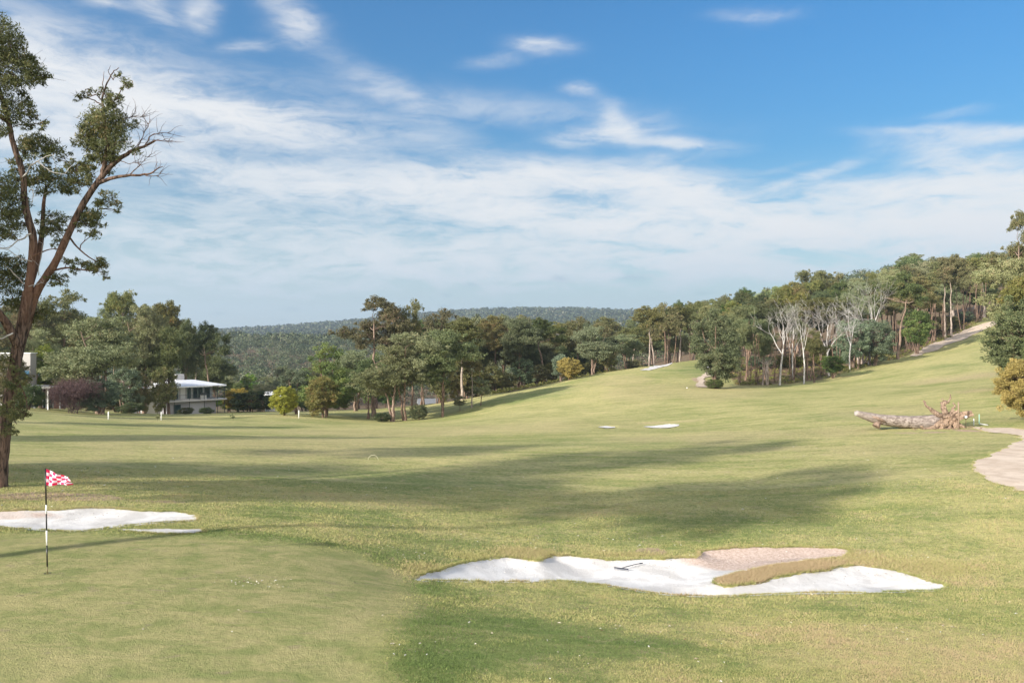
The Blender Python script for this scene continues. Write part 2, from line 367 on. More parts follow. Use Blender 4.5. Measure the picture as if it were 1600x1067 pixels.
def leaf_mat(name, a, b_, c_, trans=.22, hue=.05):
    def bb(nt, b):
        t = attr(nt, 'tint')
        r = nn(nt, 'ShaderNodeObjectInfo').outputs['Random']
        c = mixc(nt, smooth(nt, t, 0, .6), (*a, 1), (*b_, 1)); c = mixc(nt, smooth(nt, t, .72, 1.0), c, (*c_, 1))
        h = nn(nt, 'ShaderNodeHueSaturation'); nt.links.new(c, h.inputs['Color'])
        nt.links.new(mth(nt, 'MULTIPLY_ADD', r, hue, .5-hue/2), h.inputs['Hue'])
        nt.links.new(mth(nt, 'MULTIPLY_ADD', mth(nt, 'FRACT', mth(nt, 'MULTIPLY', r, 7.3)), .6, .92), h.inputs['Value'])
        nt.links.new(mth(nt, 'MULTIPLY_ADD', mth(nt, 'FRACT', mth(nt, 'MULTIPLY', r, 13.7)), .3, .85), h.inputs['Saturation'])
        nt.links.new(h.outputs[0], b.inputs['Base Color'])
        tr = nn(nt, 'ShaderNodeBsdfTranslucent'); nt.links.new(h.outputs[0], tr.inputs['Color'])
        mx = nn(nt, 'ShaderNodeMixShader'); mx.inputs[0].default_value = trans
        nt.links.new(b.outputs[0], mx.inputs[1]); nt.links.new(tr.outputs[0], mx.inputs[2])
        nt.links.new(mx.outputs[0], nt.nodes['Material Output'].inputs[0])
    return mat(name, rough=.55, spec=.3, builder=bb)
L_olive = leaf_mat('olive_leaves', (.070,.080,.028), (.165,.162,.060), (.26,.175,.085))
L_grey = leaf_mat('grey_green_leaves', (.095,.118,.054), (.205,.220,.110), (.27,.235,.13))
L_dark = leaf_mat('dark_green_leaves', (.030,.048,.018), (.085,.105,.038), (.15,.125,.05))
L_blue = leaf_mat('blue_green_leaves', (.070,.105,.062), (.140,.180,.108), (.18,.19,.10))
L_mid = leaf_mat('mid_green_leaves', (.048,.068,.026), (.130,.155,.064), (.19,.17,.075))
L_bright = leaf_mat('bright_green_leaves', (.045,.085,.018), (.120,.165,.038), (.20,.20,.05))
L_yellow = leaf_mat('yellow_wattle_leaves', (.15,.165,.030), (.31,.31,.060), (.40,.34,.07), hue=.01)
L_gold = leaf_mat('golden_bush_leaves', (.15,.125,.040), (.33,.265,.080), (.42,.30,.11), hue=.01)
L_hero = leaf_mat('hero_leaves', (.058,.070,.028), (.150,.150,.064), (.26,.18,.10))
L_forest = leaf_mat('forest_canopy', (.030,.044,.022), (.066,.080,.038), (.115,.11,.07), trans=.15, hue=0)

# ------------------------------------------------------------------ mesh helpers
def mesh_from(name, V, faces4=None, faces3=None, mats=(), smooth_=False, attrs=None, matidx=None):
    V = np.asarray(V, np.float32)
    me = bpy.data.meshes.new(name)
    f4 = np.asarray(faces4, np.int32).reshape(-1, 4) if faces4 is not None and len(faces4) else np.zeros((0,4), np.int32)
    f3 = np.asarray(faces3, np.int32).reshape(-1, 3) if faces3 is not None and len(faces3) else np.zeros((0,3), np.int32)
    nl = f4.size+f3.size; nf = len(f4)+len(f3)
    me.vertices.add(len(V)); me.vertices.foreach_set('co', V.ravel())
    me.loops.add(nl); me.loops.foreach_set('vertex_index', np.concatenate([f4.ravel(), f3.ravel()]))
    me.polygons.add(nf)
    ls = np.concatenate([np.arange(len(f4))*4, len(f4)*4+np.arange(len(f3))*3]).astype(np.int32)
    me.polygons.foreach_set('loop_start', ls)
    me.polygons.foreach_set('use_smooth', np.full(nf, bool(smooth_)))
    if matidx is not None: me.polygons.foreach_set('material_index', np.asarray(matidx, np.int32))
    for m in mats: me.materials.append(m)
    for k, (dom, arr) in (attrs or {}).items():
        a = me.attributes.new(k, 'FLOAT', dom); a.data.foreach_set('value', np.asarray(arr, np.float32))
    me.update(calc_edges=True); me.validate()
    return me
def link(name, me, parent=None, loc=None):
    o = bpy.data.objects.new(name, me); COL.objects.link(o)
    if parent is not None: o.parent = parent
    if loc is not None: o.location = loc
    return o
def tag(o, label=None, cat=None, group=None, kind=None):
    if label: o['label'] = label
    if cat: o['category'] = cat
    if group: o['group'] = group
    if kind: o['kind'] = kind
    return o
def empty(name, loc=(0,0,0), rz=0.0):
    o = bpy.data.objects.new(name, None); COL.objects.link(o); o.location = loc; o.rotation_euler = (0,0,rz); o.empty_display_size = .3
    return o

class MB:
    """collects quads/tris"""
    def __init__(s): s.V = []; s.q = []; s.t = []; s.n = 0; s.mq = []; s.mt = []
    def add(s, V, q=(), t=(), m=0):
        V = np.asarray(V, float).reshape(-1, 3); s.V.append(V)
        if len(q): s.q.append(np.asarray(q, np.int64).reshape(-1,4)+s.n); s.mq += [m]*(len(q))
        if len(t): s.t.append(np.asarray(t, np.int64).reshape(-1,3)+s.n); s.mt += [m]*(len(t))
        s.n += len(V)
    def box(s, x0, y0, z0, x1, y1, z1, m=0):
        V = [(x0,y0,z0),(x1,y0,z0),(x1,y1,z0),(x0,y1,z0),(x0,y0,z1),(x1,y0,z1),(x1,y1,z1),(x0,y1,z1)]
        s.add(V, [(0,3,2,1),(4,5,6,7),(0,1,5,4),(1,2,6,5),(2,3,7,6),(3,0,4,7)], m=m)
    def tube(s, P, R, sides=6, m=0, rough=0.0, rng=None, cap=True):
        P = np.asarray(P, float); n = len(P); R = np.broadcast_to(np.asarray(R, float), (n,))
        T = np.gradient(P, axis=0); T /= np.linalg.norm(T, axis=1)[:,None]+1e-9
        ref = np.array([0.,0.,1.]) if abs(T[0][2]) < .9 else np.array([1.,0.,0.])
        a = np.arange(sides)*2*np.pi/sides; V = []
        u = np.cross(T[0], ref); u /= np.linalg.norm(u)
        for i in range(n):
            u = u - T[i]*(u@T[i]); u /= np.linalg.norm(u)+1e-9; w = np.cross(T[i], u)
            r = R[i]*(1+(rng.uniform(-rough, rough, sides) if rough and rng is not None else 0))
            V.append(P[i]+ (np.cos(a)*r)[:,None]*u + (np.sin(a)*r)[:,None]*w)
        V = np.concatenate(V); q = []
        for i in range(n-1):
            for k in range(sides):
                k2 = (k+1) % sides; q.append((i*sides+k, i*sides+k2, (i+1)*sides+k2, (i+1)*sides+k))
        t = []
        if cap:
            V = np.concatenate([V, P[:1], P[-1:]]); c0 = n*sides; c1 = c0+1
            for k in range(sides):
                k2 = (k+1) % sides; t += [(c0, k2, k), (c1, (n-1)*sides+k, (n-1)*sides+k2)]
        s.add(V, q, t, m)
    def mesh(s, name, mats, sm=True):
        q = np.concatenate(s.q) if s.q else None; t = np.concatenate(s.t) if s.t else None
        return mesh_from(name, np.concatenate(s.V), q, t, mats, sm, matidx=s.mq+s.mt)

def curve3(p0, p1, p2, n):
    t = np.linspace(0, 1, n)[:,None]
    return (1-t)**2*np.asarray(p0)+2*t*(1-t)*np.asarray(p1)+t*t*np.asarray(p2)
def spline(pts, n):
    pts = np.asarray(pts, float); m = len(pts)
    t = np.linspace(0, m-1, n); out = []
    P = np.vstack([2*pts[0]-pts[1], pts, 2*pts[-1]-pts[-2]])
    for x in t:
        i = min(int(x), m-2); f = x-i; a, b, c, d = P[i], P[i+1], P[i+2], P[i+3]
        out.append(.5*((2*b)+(-a+c)*f+(2*a-5*b+4*c-d)*f*f+(-a+3*b-3*c+d)*f**3))
    return np.array(out)

def leaves(rng, clumps, n_per, size, droop=.5, aspect=.35, sub=6, flat=.75):
    """clumps: array (k,4|6) x,y,z,rx[,ry,rz]; returns quad verts, tints"""
    C = np.asarray(clumps, float)
    if C.shape[1] == 4: C = np.column_stack([C[:,:3], C[:,3], C[:,3], C[:,3]*flat])
    k = len(C); vol = (C[:,3]*C[:,4]*C[:,5])**(2/3.); wt = vol/vol.mean()
    P = []; TN = []
    for i in range(k):
        n = max(12, int(n_per*wt[i])); ns = max(3, int(sub*max(1, wt[i])))
        d = rng.normal(size=(ns,3)); d /= np.linalg.norm(d, axis=1)[:,None]; d *= (rng.random(ns)**.35)[:,None]
        d[:,2] = d[:,2]*.95+.05
        sc = rng.uniform(.26, .5, ns); w = sc**2; ch = rng.choice(ns, n, p=w/w.sum())
        g = rng.normal(size=(n,3)); g /= np.linalg.norm(g, axis=1)[:,None]+1e-9; g *= (rng.random(n)**.45)[:,None]*1.05
        q = d[ch]*.72+g*sc[ch][:,None]*np.array([1,1,.8])
        P.append(C[i,:3]+q*C[i,3:6]); ct = rng.uniform(-.15,.15); st = rng.uniform(-.15, .15, ns)
        TN.append(np.clip(rng.random(n)*.62+.18+ct+st[ch], 0, 1))
    P = np.concatenate(P); T = np.concatenate(TN); n = len(P)
    ax = rng.normal(size=(n,3)); ax[:,2] = ax[:,2]*(1-droop)-droop*1.3; ax /= np.linalg.norm(ax, axis=1)[:,None]
    r = rng.normal(size=(n,3)); b = np.cross(ax, r); b /= np.linalg.norm(b, axis=1)[:,None]+1e-9
    L = size*rng.uniform(.6, 1.4, n)[:,None]; Wd = L*aspect
    nb = np.cross(ax, b)*(L*.12)
    V = np.stack([P-ax*L*.5, P+b*Wd*.5+nb, P+ax*L*.5, P-b*Wd*.5+nb], 1).reshape(-1,3)
    return V, T
def leaf_mesh(name, V, T, m):
    n = len(V)//4
    return mesh_from(name, V, np.arange(n*4).reshape(-1,4), None, [m], False, {'tint': ('FACE', T)})

def limb_net(mb, rng, trunk, trunk_r, clumps, r0, sides=5, nprim=5, droop=0.15, twigs=True, wob=.06):
    """limbs from the trunk to the clumps: a few primaries, the rest branch off the nearest limb"""
    C = np.asarray(clumps)[:, :3]; order = rng.permutation(len(C))
    pts = [trunk[i] for i in range(len(trunk))]; rad = list(trunk_r)
    zt = trunk[:,2]
    for j, ci in enumerate(order):
        c = C[ci]; P = np.array(pts); R = np.array(rad)
        below = P[:,2] < c[2]-.02*abs(c[2])
        dd = np.linalg.norm(P-c, axis=1) + np.where(below, 0, 50) + (np.maximum(0, .35*zt.max()-P[:,2])*2)
        if j < nprim: dd = dd + np.where(np.arange(len(P)) < len(trunk), 0, 30)
        a = int(np.argmin(dd)); p0 = P[a]; L = np.linalg.norm(c-p0)
        ctrl = p0+(c-p0)*np.array([.55,.55,.40 if c[2]-p0[2] > 0 else .2])+np.array([0,0,L*droop])
        ctrl = ctrl+rng.normal(size=3)*L*wob
        n = 6 if j < nprim else 4
        path = curve3(p0, ctrl, c, n); path[1:-1] += rng.normal(size=(n-2,3))*L*wob*.6
        ra = min(R[a]*.75, r0*(1.0 if j < nprim else .55))
        rr = np.linspace(ra, max(.012, ra*.22), n)
        mb.tube(path, rr, sides if j < nprim else max(3, sides-2), cap=False)
        for k in range(1, n): pts.append(path[k]); rad.append(rr[k])

def clumps_in(rng, ells, n, rmin, rmax, shell=.5, mind=.6):
    """clump centres scattered through a union of ellipsoids (cx,cy,cz,rx,ry,rz)"""
    E = np.asarray(ells, float); vol = E[:,3]*E[:,4]*E[:,5]; out = []; tries = 0
    while len(out) < n and tries < n*60:
        tries += 1
        e = E[rng.choice(len(E), p=vol/vol.sum())]
        d = rng.normal(size=3); d /= np.linalg.norm(d); d *= rng.uniform(shell, 1)**.6
        p = e[:3]+d*e[3:6]*.88; r = rng.uniform(rmin, rmax)
        if all(np.linalg.norm(p-q[:3]) > mind*(r+q[3]) for q in out): out.append(np.array([*p, r]))
    return np.array(out)

PROTO = {}
def finish(key, name, mb, bark, V, T, leafm, cat, extra=None):
    root = empty(name); parts = []
    t = link('trunk', mb.mesh('trunk_'+key, [bark]), root); parts.append(t)
    zs = np.concatenate(mb.V); allv = zs
    if V is not None:
        c = link('crown', leaf_mesh('crown_'+key, V, T, leafm), root); parts.append(c); allv = np.concatenate([zs, V])
    q = np.percentile(allv[:,2], 99.7) if V is not None else zs[:,2].max()
    src = V if V is not None else zs
    wx = np.percentile(src[:,0], 99)-np.percentile(src[:,0], 1)
    PROTO[key] = dict(root=root, parts=parts, h=q, w=wx, used=False, cat=cat, name=name)

def gum(key, seed, Ht=18, spread=4.5, clear=.42, nc=20, cr=(1.0,1.7), lean=(0,0), bark=None, leafm=None, r0=.32, n_per=260, size=.42, forks=1, ells=None, flat=.6, name='gum_tree', droop=.72, nprim=5, aspect=.30, sub=7):
    rng = np.random.default_rng(seed); mb = MB()
    top = np.array([lean[0], lean[1], Ht*.86])
    if ells is None:
        ells = []
        for k in range(5):
            a = rng.uniform(0, 6.28); rr = spread*rng.uniform(.25,.6); z = Ht*rng.uniform(clear+.14, .86)
            ells.append((top[0]*z/Ht+math.cos(a)*rr, top[1]+math.sin(a)*rr, z, spread*.55, spread*.55, Ht*.11))
        ells.append((top[0], top[1], Ht*.90, spread*.5, spread*.5, Ht*.09))
    cl = clumps_in(rng, ells, int(nc*1.25), cr[0]*1.25, cr[1]*1.35, .35, .42)
    n_per = int(n_per*1.75); size *= .92; flat = .78 if flat == .6 else flat
    trs = []
    for f in range(forks):
        off = rng.normal(size=2)*(.0 if forks == 1 else .5); o2 = rng.normal(size=2)*(spread*.12 if forks == 1 else spread*.28)
        pts = [(off[0], off[1], -.4), (off[0]+o2[0]*.15+lean[0]*.1, off[1]+o2[1]*.15, Ht*.2), (off[0]+o2[0]*.5+lean[0]*.45, off[1]+o2[1]*.5+lean[1]*.4, Ht*.5), (o2[0]+lean[0]*.95, o2[1]+lean[1], Ht*.82)]
        P = spline(pts, 12); P[1:-1,:2] += rng.normal(size=(10,2))*.08
        R = r0*(1 if forks == 1 else .62)*(np.linspace(1, .22, 12)); R[0] *= 1.35; R[1] *= 1.08
        mb.tube(P, R, 8, cap=False); trs.append((P, R))
    for f, (P, R) in enumerate(trs):
        sel = cl[f::len(trs)]
        if len(sel): limb_net(mb, rng, P[3:], R[3:], sel, r0*.5, 5, max(2, nprim//forks))
    ex = []
    for c in cl:
        for k in range(3):
            d = rng.normal(size=3); d /= np.linalg.norm(d); d[2] = d[2]*.8; ex.append([*(c[:3]+d*c[3]*np.array([1.2,1.2,.95])), c[3]*rng.uniform(.22, .42)])
    V, T = leaves(rng, np.vstack([cl, ex]), n_per*.42, size, droop, aspect, sub, flat)
    finish(key, name, mb, bark or M_bark, V, T, leafm or L_olive, 'tree')

def bushy(key, seed, Ht, ells, nc, cr, n_per, size, bark, leafm, r0=.2, forks=3, name='gum_tree', cat='tree', droop=.55, aspect=.4, shell=.5, flat=.9):
    rng = np.random.default_rng(seed); mb = MB()
    cl = clumps_in(rng, ells, int(nc*1.2), cr[0]*1.15, cr[1]*1.25, shell=shell, mind=.34); n_per = int(n_per*1.6); size *= .88
    for f in range(forks):
        off = rng.normal(size=2)*.06*Ht/3; o2 = rng.normal(size=2)*Ht*.09
        P = spline([(off[0],off[1],-.3), (off[0]+o2[0]*.4, off[1]+o2[1]*.4, Ht*.3), (o2[0],o2[1], Ht*.75)], 8)
        R = r0*np.linspace(1,.2,8); mb.tube(P, R, 6, cap=False); limb_net(mb, rng, P[2:], R[2:], cl[f::forks], r0*.45, 4, 3)
    V, T = leaves(rng, cl, n_per, size, droop, aspect, 7, flat)
    finish(key, name, mb, bark, V, T, leafm, cat)

def dead(key, seed, Ht, bark, r0=.22, spread=3.5, levels=4, clear=.45, name='dead_tree', nstem=1, upward=.55, nb=3):
    rng = np.random.default_rng(seed); mb = MB()
    def grow(p, d, L, r, lev):
        n = 5; P = [p]; dd = d.copy()
        for i in range(n):
            dd = dd+rng.normal(size=3)*.16+np.array([0,0,.05]); dd /= np.linalg.norm(dd); P.append(P[-1]+dd*L/n)
        P = np.array(P); rr = np.linspace(r, r*.5, n+1); mb.tube(P, rr, 6 if lev < 2 else 3, cap=False)
        if lev >= levels: return
        m = nb if lev else nb+1
        for k in range(m):
            j = rng.integers(2, n+1) if k else n; q = P[j]
            nd = dd+rng.normal(size=3)*.62+np.array([0,0,upward*.4]); nd /= np.linalg.norm(nd)
            grow(q, nd, L*rng.uniform(.5,.8), max(.012, rr[j]*.62), lev+1)
    for s in range(nstem):
        off = rng.normal(size=2)*.35*(nstem > 1); ln = rng.normal(size=2)*.05*(1 if nstem == 1 else 3)
        P = spline([(off[0],off[1],-.3),(off[0]+ln[0]*Ht*.4,off[1]+ln[1]*Ht*.2,Ht*clear*.5),(off[0]+ln[0]*Ht*.6+rng.normal()*.15,off[1],Ht*clear)], 7)
        R = np.linspace(r0, r0*.7, 7); R[0] *= 1.3; mb.tube(P, R, 8, cap=False)
        for k in range(nb):
            d = np.array([math.cos(k*6.28/nb+seed)*.5, math.sin(k*6.28/nb+seed)*.5, .9])+rng.normal(size=3)*.15; d /= np.linalg.norm(d)
            grow(P[-1] if k < 2 else P[-2], d, Ht*(1-clear)*.45, r0*.55, 1)
    finish(key, name, mb, bark, None, None, None, 'dead tree')

def copy_tree(o, parent=None):
    c = o.copy(); COL.objects.link(c)
    if parent is not None: c.parent = parent
    for ch in o.children: copy_tree(ch, c)
    return c
PLACED = []
def put(key, u, Y, vtop, wpx=None, label=None, group=None, rot=None, dz=0.0, cat=None, name=None):
    p = PROTO[key]; x = (u-800)/F*Y; zb = h1(x, Y)-.05+dz
    zt = CZ+(HV-vtop)/F*Y; s = (zt-zb)/p['h']
    if s < .15: print('SMALL', key, u, Y, vtop, round(s,2)); s = .3
    sx = s if wpx is None else (wpx/F*Y)/p['w']
    if wpx is not None: sx = min(max(sx, s*.5), s*1.9)
    return put_at(key, x, Y, s, sx, label, group, rot, zb, cat, name)
def put_at(key, x, y, s, sx, label, group=None, rot=None, zb=None, cat=None, name=None):
    p = PROTO[key]; rng = random.Random(int(x*37+y*91))
    if zb is None: zb = h1(x, y)-.05
    if not p['used']: r = p['root']; p['used'] = True
    else: r = copy_tree(p['root'])
    r.location = (x, y, zb); r.rotation_euler = (0, 0, rot if rot is not None else rng.uniform(0, 6.28)); r.scale = (sx, sx, s)
    for k in list(r.keys()):
        if k in ('label','group','category'): del r[k]
    if name and name != p['name']: r.name = name
    tag(r, label, cat or p['cat'], group); PLACED.append(r)
    return r

# ------------------------------------------------------------------ ground sheet
def patch(u, v, a, b, amt=1.0):
    c = ray(u, v)
    if c is None: return None
    t = ray(u, v-b) or (c[0], c[1]*1.06); lo = ray(u, v+b) or (c[0], c[1]*.95)
    return (c[0], c[1], a/F*c[1], max(.25, (t[1]-lo[1])/2), amt)
PATCH = {
 'dry': [(1240,886,110,9,1.3),(1160,903,45,8,1.3),(828,864,50,8,.8),(1480,1020,260,60,.75),(1150,985,200,20,.4),(560,935,160,26,.4),(950,1040,150,16,.3),(1080,612,150,14,.4),(960,595,60,8,.35),(1500,905,120,16,.5),(1320,875,90,14,.8),
         (380,690,250,12,.35),(700,672,260,8,.35),(1180,680,220,10,.45),(1500,590,80,8,.8),(1400,640,120,10,.35),(1130,690,100,6,.4),(1050,659,50,2.0,.8),(60,800,120,12,.5),(830,862,40,8,.8),
         (1450,700,160,12,.35),(560,780,120,8,.3),(1520,610,40,4,.7),(640,900,40,10,.7),(1230,700,60,5,.4),(240,930,60,6,.45),(30,985,40,6,.5),(350,1005,60,8,.45),(1500,870,110,10,.35)],
 'lush_shade': [(800,1000,300,48,1.0),(680,930,120,26,.45),(300,838,240,5,.7),(90,850,110,9,.8),(1250,945,200,12,.5),(760,880,150,14,.7),(1080,950,200,14,.5),(700,960,240,36,.45),(960,955,160,25,.4),(760,855,160,14,.55),(1120,820,300,22,.5),(600,750,260,16,.5),(1080,578,50,9,.8),(820,620,90,8,.6),(1000,690,260,9,.4),(60,850,140,14,.5),(1360,760,160,14,.45),  # greener turf, with some of the foreground shade painted in
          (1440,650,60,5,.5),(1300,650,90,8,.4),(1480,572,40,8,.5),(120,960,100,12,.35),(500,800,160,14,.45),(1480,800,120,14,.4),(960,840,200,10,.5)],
 'soil': [(85,775,110,8,1.0),(1022,861,26,6,1.1),(1380,745,30,3,.0),(240,782,60,3,.6),(920,868,40,4,.5),(1345,860,40,6,.55),(1098,596,14,8,.7),(1420,676,40,3,.5),(1508,672,26,4,.9),(1465,675,36,2.2,.7)],
}
PW_ = {k: [p for p in (patch(*q) for q in L) if p] for k, L in PATCH.items()}
FR1 = [(560,175),(640,172),(760,150),(800,141),(880,153),(960,167),(1060,190),(1110,215),(1140,140),(1150,127),(1230,130),(1290,139),(1345,150),(1400,163),(1440,176),(1500,196),(1560,222),(1620,228)]
def green_val(x, y):
    g = np.zeros(len(x)); fr = np.zeros(len(x)); m = (y > 6) & (y < 26) & (np.abs(x) < 22); xx, yy = x[m], y[m]
    ins = in_poly(xx, yy, WP['green']); d = pdist(xx, yy, WP['green'])*np.where(ins, 1, -1)
    g[m] = np.clip((d+fbm(xx*1.3, yy*1.3, 71)*.8)/1.0+.5, 0, 1); fr[m] = .8*np.exp(-((d+.65)/.6)**2); return g, fr
def patch_val(k, x, y):
    a = np.zeros(len(x)); q = np.clip(y/18, 1, 9); wob = fbm(x*1.1/q, y*1.1/q, 21, 4)
    for cx, cy, rx, ry, amt in PW_[k]:
        d = ((x-cx)/rx)**2+((y-cy)/ry)**2 + wob*1.6
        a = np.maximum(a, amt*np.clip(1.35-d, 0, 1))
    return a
def terrain():
    ys = np.concatenate([np.linspace(-60, 5, 22), 5*np.exp(np.arange(1, 700)*0.01025)])
    tau = np.linspace(-1, 1, 541); t = .30*tau+.70*tau**3
    Wd = 62+1.15*np.maximum(ys, 0)
    X = t[None]*Wd[:,None]; Yv = np.broadcast_to(ys[:,None], X.shape)
    x = X.ravel(); y = Yv.ravel().copy(); z = H(x, y)
    A = {}
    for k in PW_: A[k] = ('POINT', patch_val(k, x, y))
    gv, fr_ = green_val(x, y); A['green'] = ('POINT', gv); A['lush_shade'] = ('POINT', np.maximum(A['lush_shade'][1]*(1-gv), fr_*.8))
    u = 800+F*x/np.maximum(y, 1); fr = np.interp(u, [p[0] for p in FR1], [p[1] for p in FR1])
    lit = np.clip((y-fr+2+fbm(x/4, y/4, 31)*14)/6, 0, 1)*(u > 735)*(y < 420)
    lit = np.maximum(lit, np.clip((y-330)/60, 0, 1))
    lit = np.maximum(lit, np.clip((y-235+fbm(x/8,y/8,7)*20)/15, 0, 1)*(u < 735))
    lit = np.maximum(lit, .75*np.clip((y-172+fbm(x/5,y/5,8)*16)/8, 0, 1)*(u < 600))
    A['litter'] = ('POINT', np.where(y > 60, lit, 0))
    nr, nc = X.shape; i = np.arange((nr-1)*(nc-1)); r = i//(nc-1); c = i % (nc-1); b = r*nc+c
    q = np.stack([b, b+1, b+nc+1, b+nc], 1)
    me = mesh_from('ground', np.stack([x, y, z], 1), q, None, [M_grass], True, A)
    tag(link('ground', me), 'mown golf course turf rolling down to a wooded valley', 'lawn', kind='structure')
terrain()

def sheet(name, key, cell, m, soil=None, lift=.012, jit=.75, seed=1):
    poly = WP[key]; rng = np.random.default_rng(seed); B = []
    n = len(poly)
    for i in range(n):
        a, b = poly[i], poly[(i+1) % n]; L = np.hypot(*(b-a)); k = max(1, int(L/(cell*.9)))
        for j in range(k): B.append(a+(b-a)*j/k)
    B = np.array(B)
    sc = cell*6
    B = B + np.stack([fbm(B[:,0]/sc, B[:,1]/sc, 41, 3), fbm(B[:,0]/sc, B[:,1]/sc, 43, 3)], 1)*cell*4.0*jit + rng.normal(size=B.shape)*cell*.22*jit
    gx, gy = np.meshgrid(np.arange(poly[:,0].min(), poly[:,0].max(), cell), np.arange(poly[:,1].min(), poly[:,1].max(), cell))
    g = np.stack([gx.ravel(), gy.ravel()], 1) + rng.uniform(-.25, .25, (gx.size, 2))*cell
    g = g[in_poly(g[:,0], g[:,1], B) & (pdist(g[:,0], g[:,1], B) > cell*.5)]
    pts = np.concatenate([B, g]); nb = len(B)
    res = mgeo.delaunay_2d_cdt([Vector(p) for p in pts], [(i, (i+1) % nb) for i in range(nb)], [], 0, 1e-6)
    vc = np.array([tuple(v) for v in res[0]]); F3 = np.array([f for f in res[2] if len(f) == 3])
    cen = vc[F3].mean(1); F3 = F3[in_poly(cen[:,0], cen[:,1], B)]
    z = H(vc[:,0], vc[:,1], False)+lift + fbm(vc[:,0]/.5, vc[:,1]/.5, 61, 3)*.03*min(1, cell/.1)
    s = np.zeros(len(vc))
    for cx, cy, rx, ry, amt in (soil or []):
        s = np.maximum(s, amt*np.clip(1.4-((vc[:,0]-cx)/rx)**2-((vc[:,1]-cy)/ry)**2, 0, 1))
    me = mesh_from(name, np.column_stack([vc, z]), None, F3, [m], True, {'soil': ('POINT', s)})
    return link(name, me), B
sr = [patch(1210,864,150,17,1.3), patch(1110,866,38,9,.8), patch(1300,860,70,12,1.3)]
sl = [patch(0,800,110,5,.5)]
o, B_r = sheet('sand_bunker', 'bunker_r', .085, M_sand, sr, lift=-.025); tag(o, 'large white sand bunker with a rake lying in it', 'bunker', kind='structure')
o, B_l = sheet('sand_bunker', 'bunker_l', .09, M_sand, sl, seed=2, lift=-.02); tag(o, 'white sand bunker beyond the flagstick', 'bunker', kind='structure')
o, B_s = sheet('sand_bunker', 'strip_l', .09, M_sand, None, seed=3, jit=.9); tag(o, 'thin sliver of white sand below the left bunker', 'bunker', kind='structure')
o, B_p = sheet('gravel_path', 'path_r', .22, M_path, None, seed=4); tag(o, 'pale gravel path curving in beside the uprooted log', 'path', kind='structure')
for k, l in (('far1','small white bunker on the fairway, the shorter of the pair'),('far2','small white bunker on the fairway, the longer of the pair'),
             ('green1','white bunker beside the far raised green'),('green2','white sand glimpsed behind the dense rounded tree')):
    o, _ = sheet('sand_bunker', k, .3, M_sand, None, seed=7, lift=.03); tag(o, l, 'bunker', kind='structure')
for k, poly, l in (('hill', [(1567,499.5),(1545,503),(1522,510),(1498,519),(1477,529),(1455,537),(1421,556),(1432,557),(1477,539),(1507,530),(1529,519),(1554,508),(1569,503)], 'pale gravel track climbing beside the wood on the hill'),
                   ('bend', [(1088,605),(1105,605),(1101,597),(1104,590),(1112,583),(1112,579),(1103,582),(1093,589),(1090,596)], 'worn clay track bending up beside the dense rounded tree')):
    WP[k] = np.array([p for p in rays(poly) if p is not None])
    o, _ = sheet('gravel_path', k, .5, M_path, None, seed=8, lift=.10); tag(o, l, 'path', kind='structure')

# ------------------------------------------------------------------ grass blades and litter
def blade_builder(nt, b):
    t = attr(nt, 'tint')
    c = mixc(nt, smooth(nt, t, 0, .5), (.110, .160, .045, 1), (.345, .335, .130, 1)); c = mixc(nt, smooth(nt, t, .5, 1), c, (.40, .30, .18, 1))
    nt.links.new(c, b.inputs['Base Color'])
M_blade = mat('grass_blades', rough=.8, spec=.15, builder=blade_builder)
def blades(name, P, hgt, wid, tint, label, seed=5, lean=.6):
    rng = np.random.default_rng(seed); n = len(P)
    a = rng.uniform(0, 2*np.pi, n); L = rng.normal(size=(n,2))*lean; hh = (hgt*rng.uniform(.5, 1.4, n))[:,None]
    side = np.stack([np.cos(a), np.sin(a), np.zeros(n)], 1)*np.broadcast_to(wid, (n,))[:,None]*.5
    tip = P+np.column_stack([L*hh, hh[:,0]])
    V = np.stack([P-side, P+side, tip], 1).reshape(-1, 3)
    me = mesh_from(name, V, None, np.arange(3*n).reshape(-1,3), [M_blade], False, {'tint': ('FACE', tint)})
    return tag(link(name, me), label, 'grass', kind='stuff')
def near_grass():
    rng = np.random.default_rng(77); n = 720000
    # evenly spread in the view, thinning with distance
    inv = rng.uniform(1/34., 1/10.2, n); y = 1/inv; x = rng.uniform(-.74, .74, n)*y
    z = H(x, y, False)
    ok = np.ones(n, bool)
    for k in ('bunker_r','bunker_l','strip_l','path_r'): ok &= ~in_poly(x, y, WP[k])
    g = fbm(x*.9, y*.9, 91, 4)
    # the putting green at the left is cut close
    uu = 800+F*x/y; vv = HV-(z-CZ)/y*F
    green, fringe = green_val(x, y)
    x, y, z, g, green, fringe = x[ok], y[ok], z[ok], g[ok], green[ok], fringe[ok]
    dens = rng.random(len(x)) < (1-.82*green)
    x, y, z, g, green, fringe = x[dens], y[dens], z[dens], g[dens], green[dens], fringe[dens]
    hgt = .020*(1-green*.75)*(1+.5*fringe)*(1+.9*np.clip(g*2, 0, 1))*np.clip(y/14, .9, 1.6)
    t = np.clip(.44+g*1.0+fbm(x*4, y*4, 95, 3)*.7+rng.normal(size=len(x))*.20+patch_val('dry', x, y)*.35-patch_val('lush_shade', x, y)*.55*(1-green)-fringe*.35, 0, 1)
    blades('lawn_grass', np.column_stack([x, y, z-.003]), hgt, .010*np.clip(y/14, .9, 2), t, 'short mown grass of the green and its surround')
near_grass()
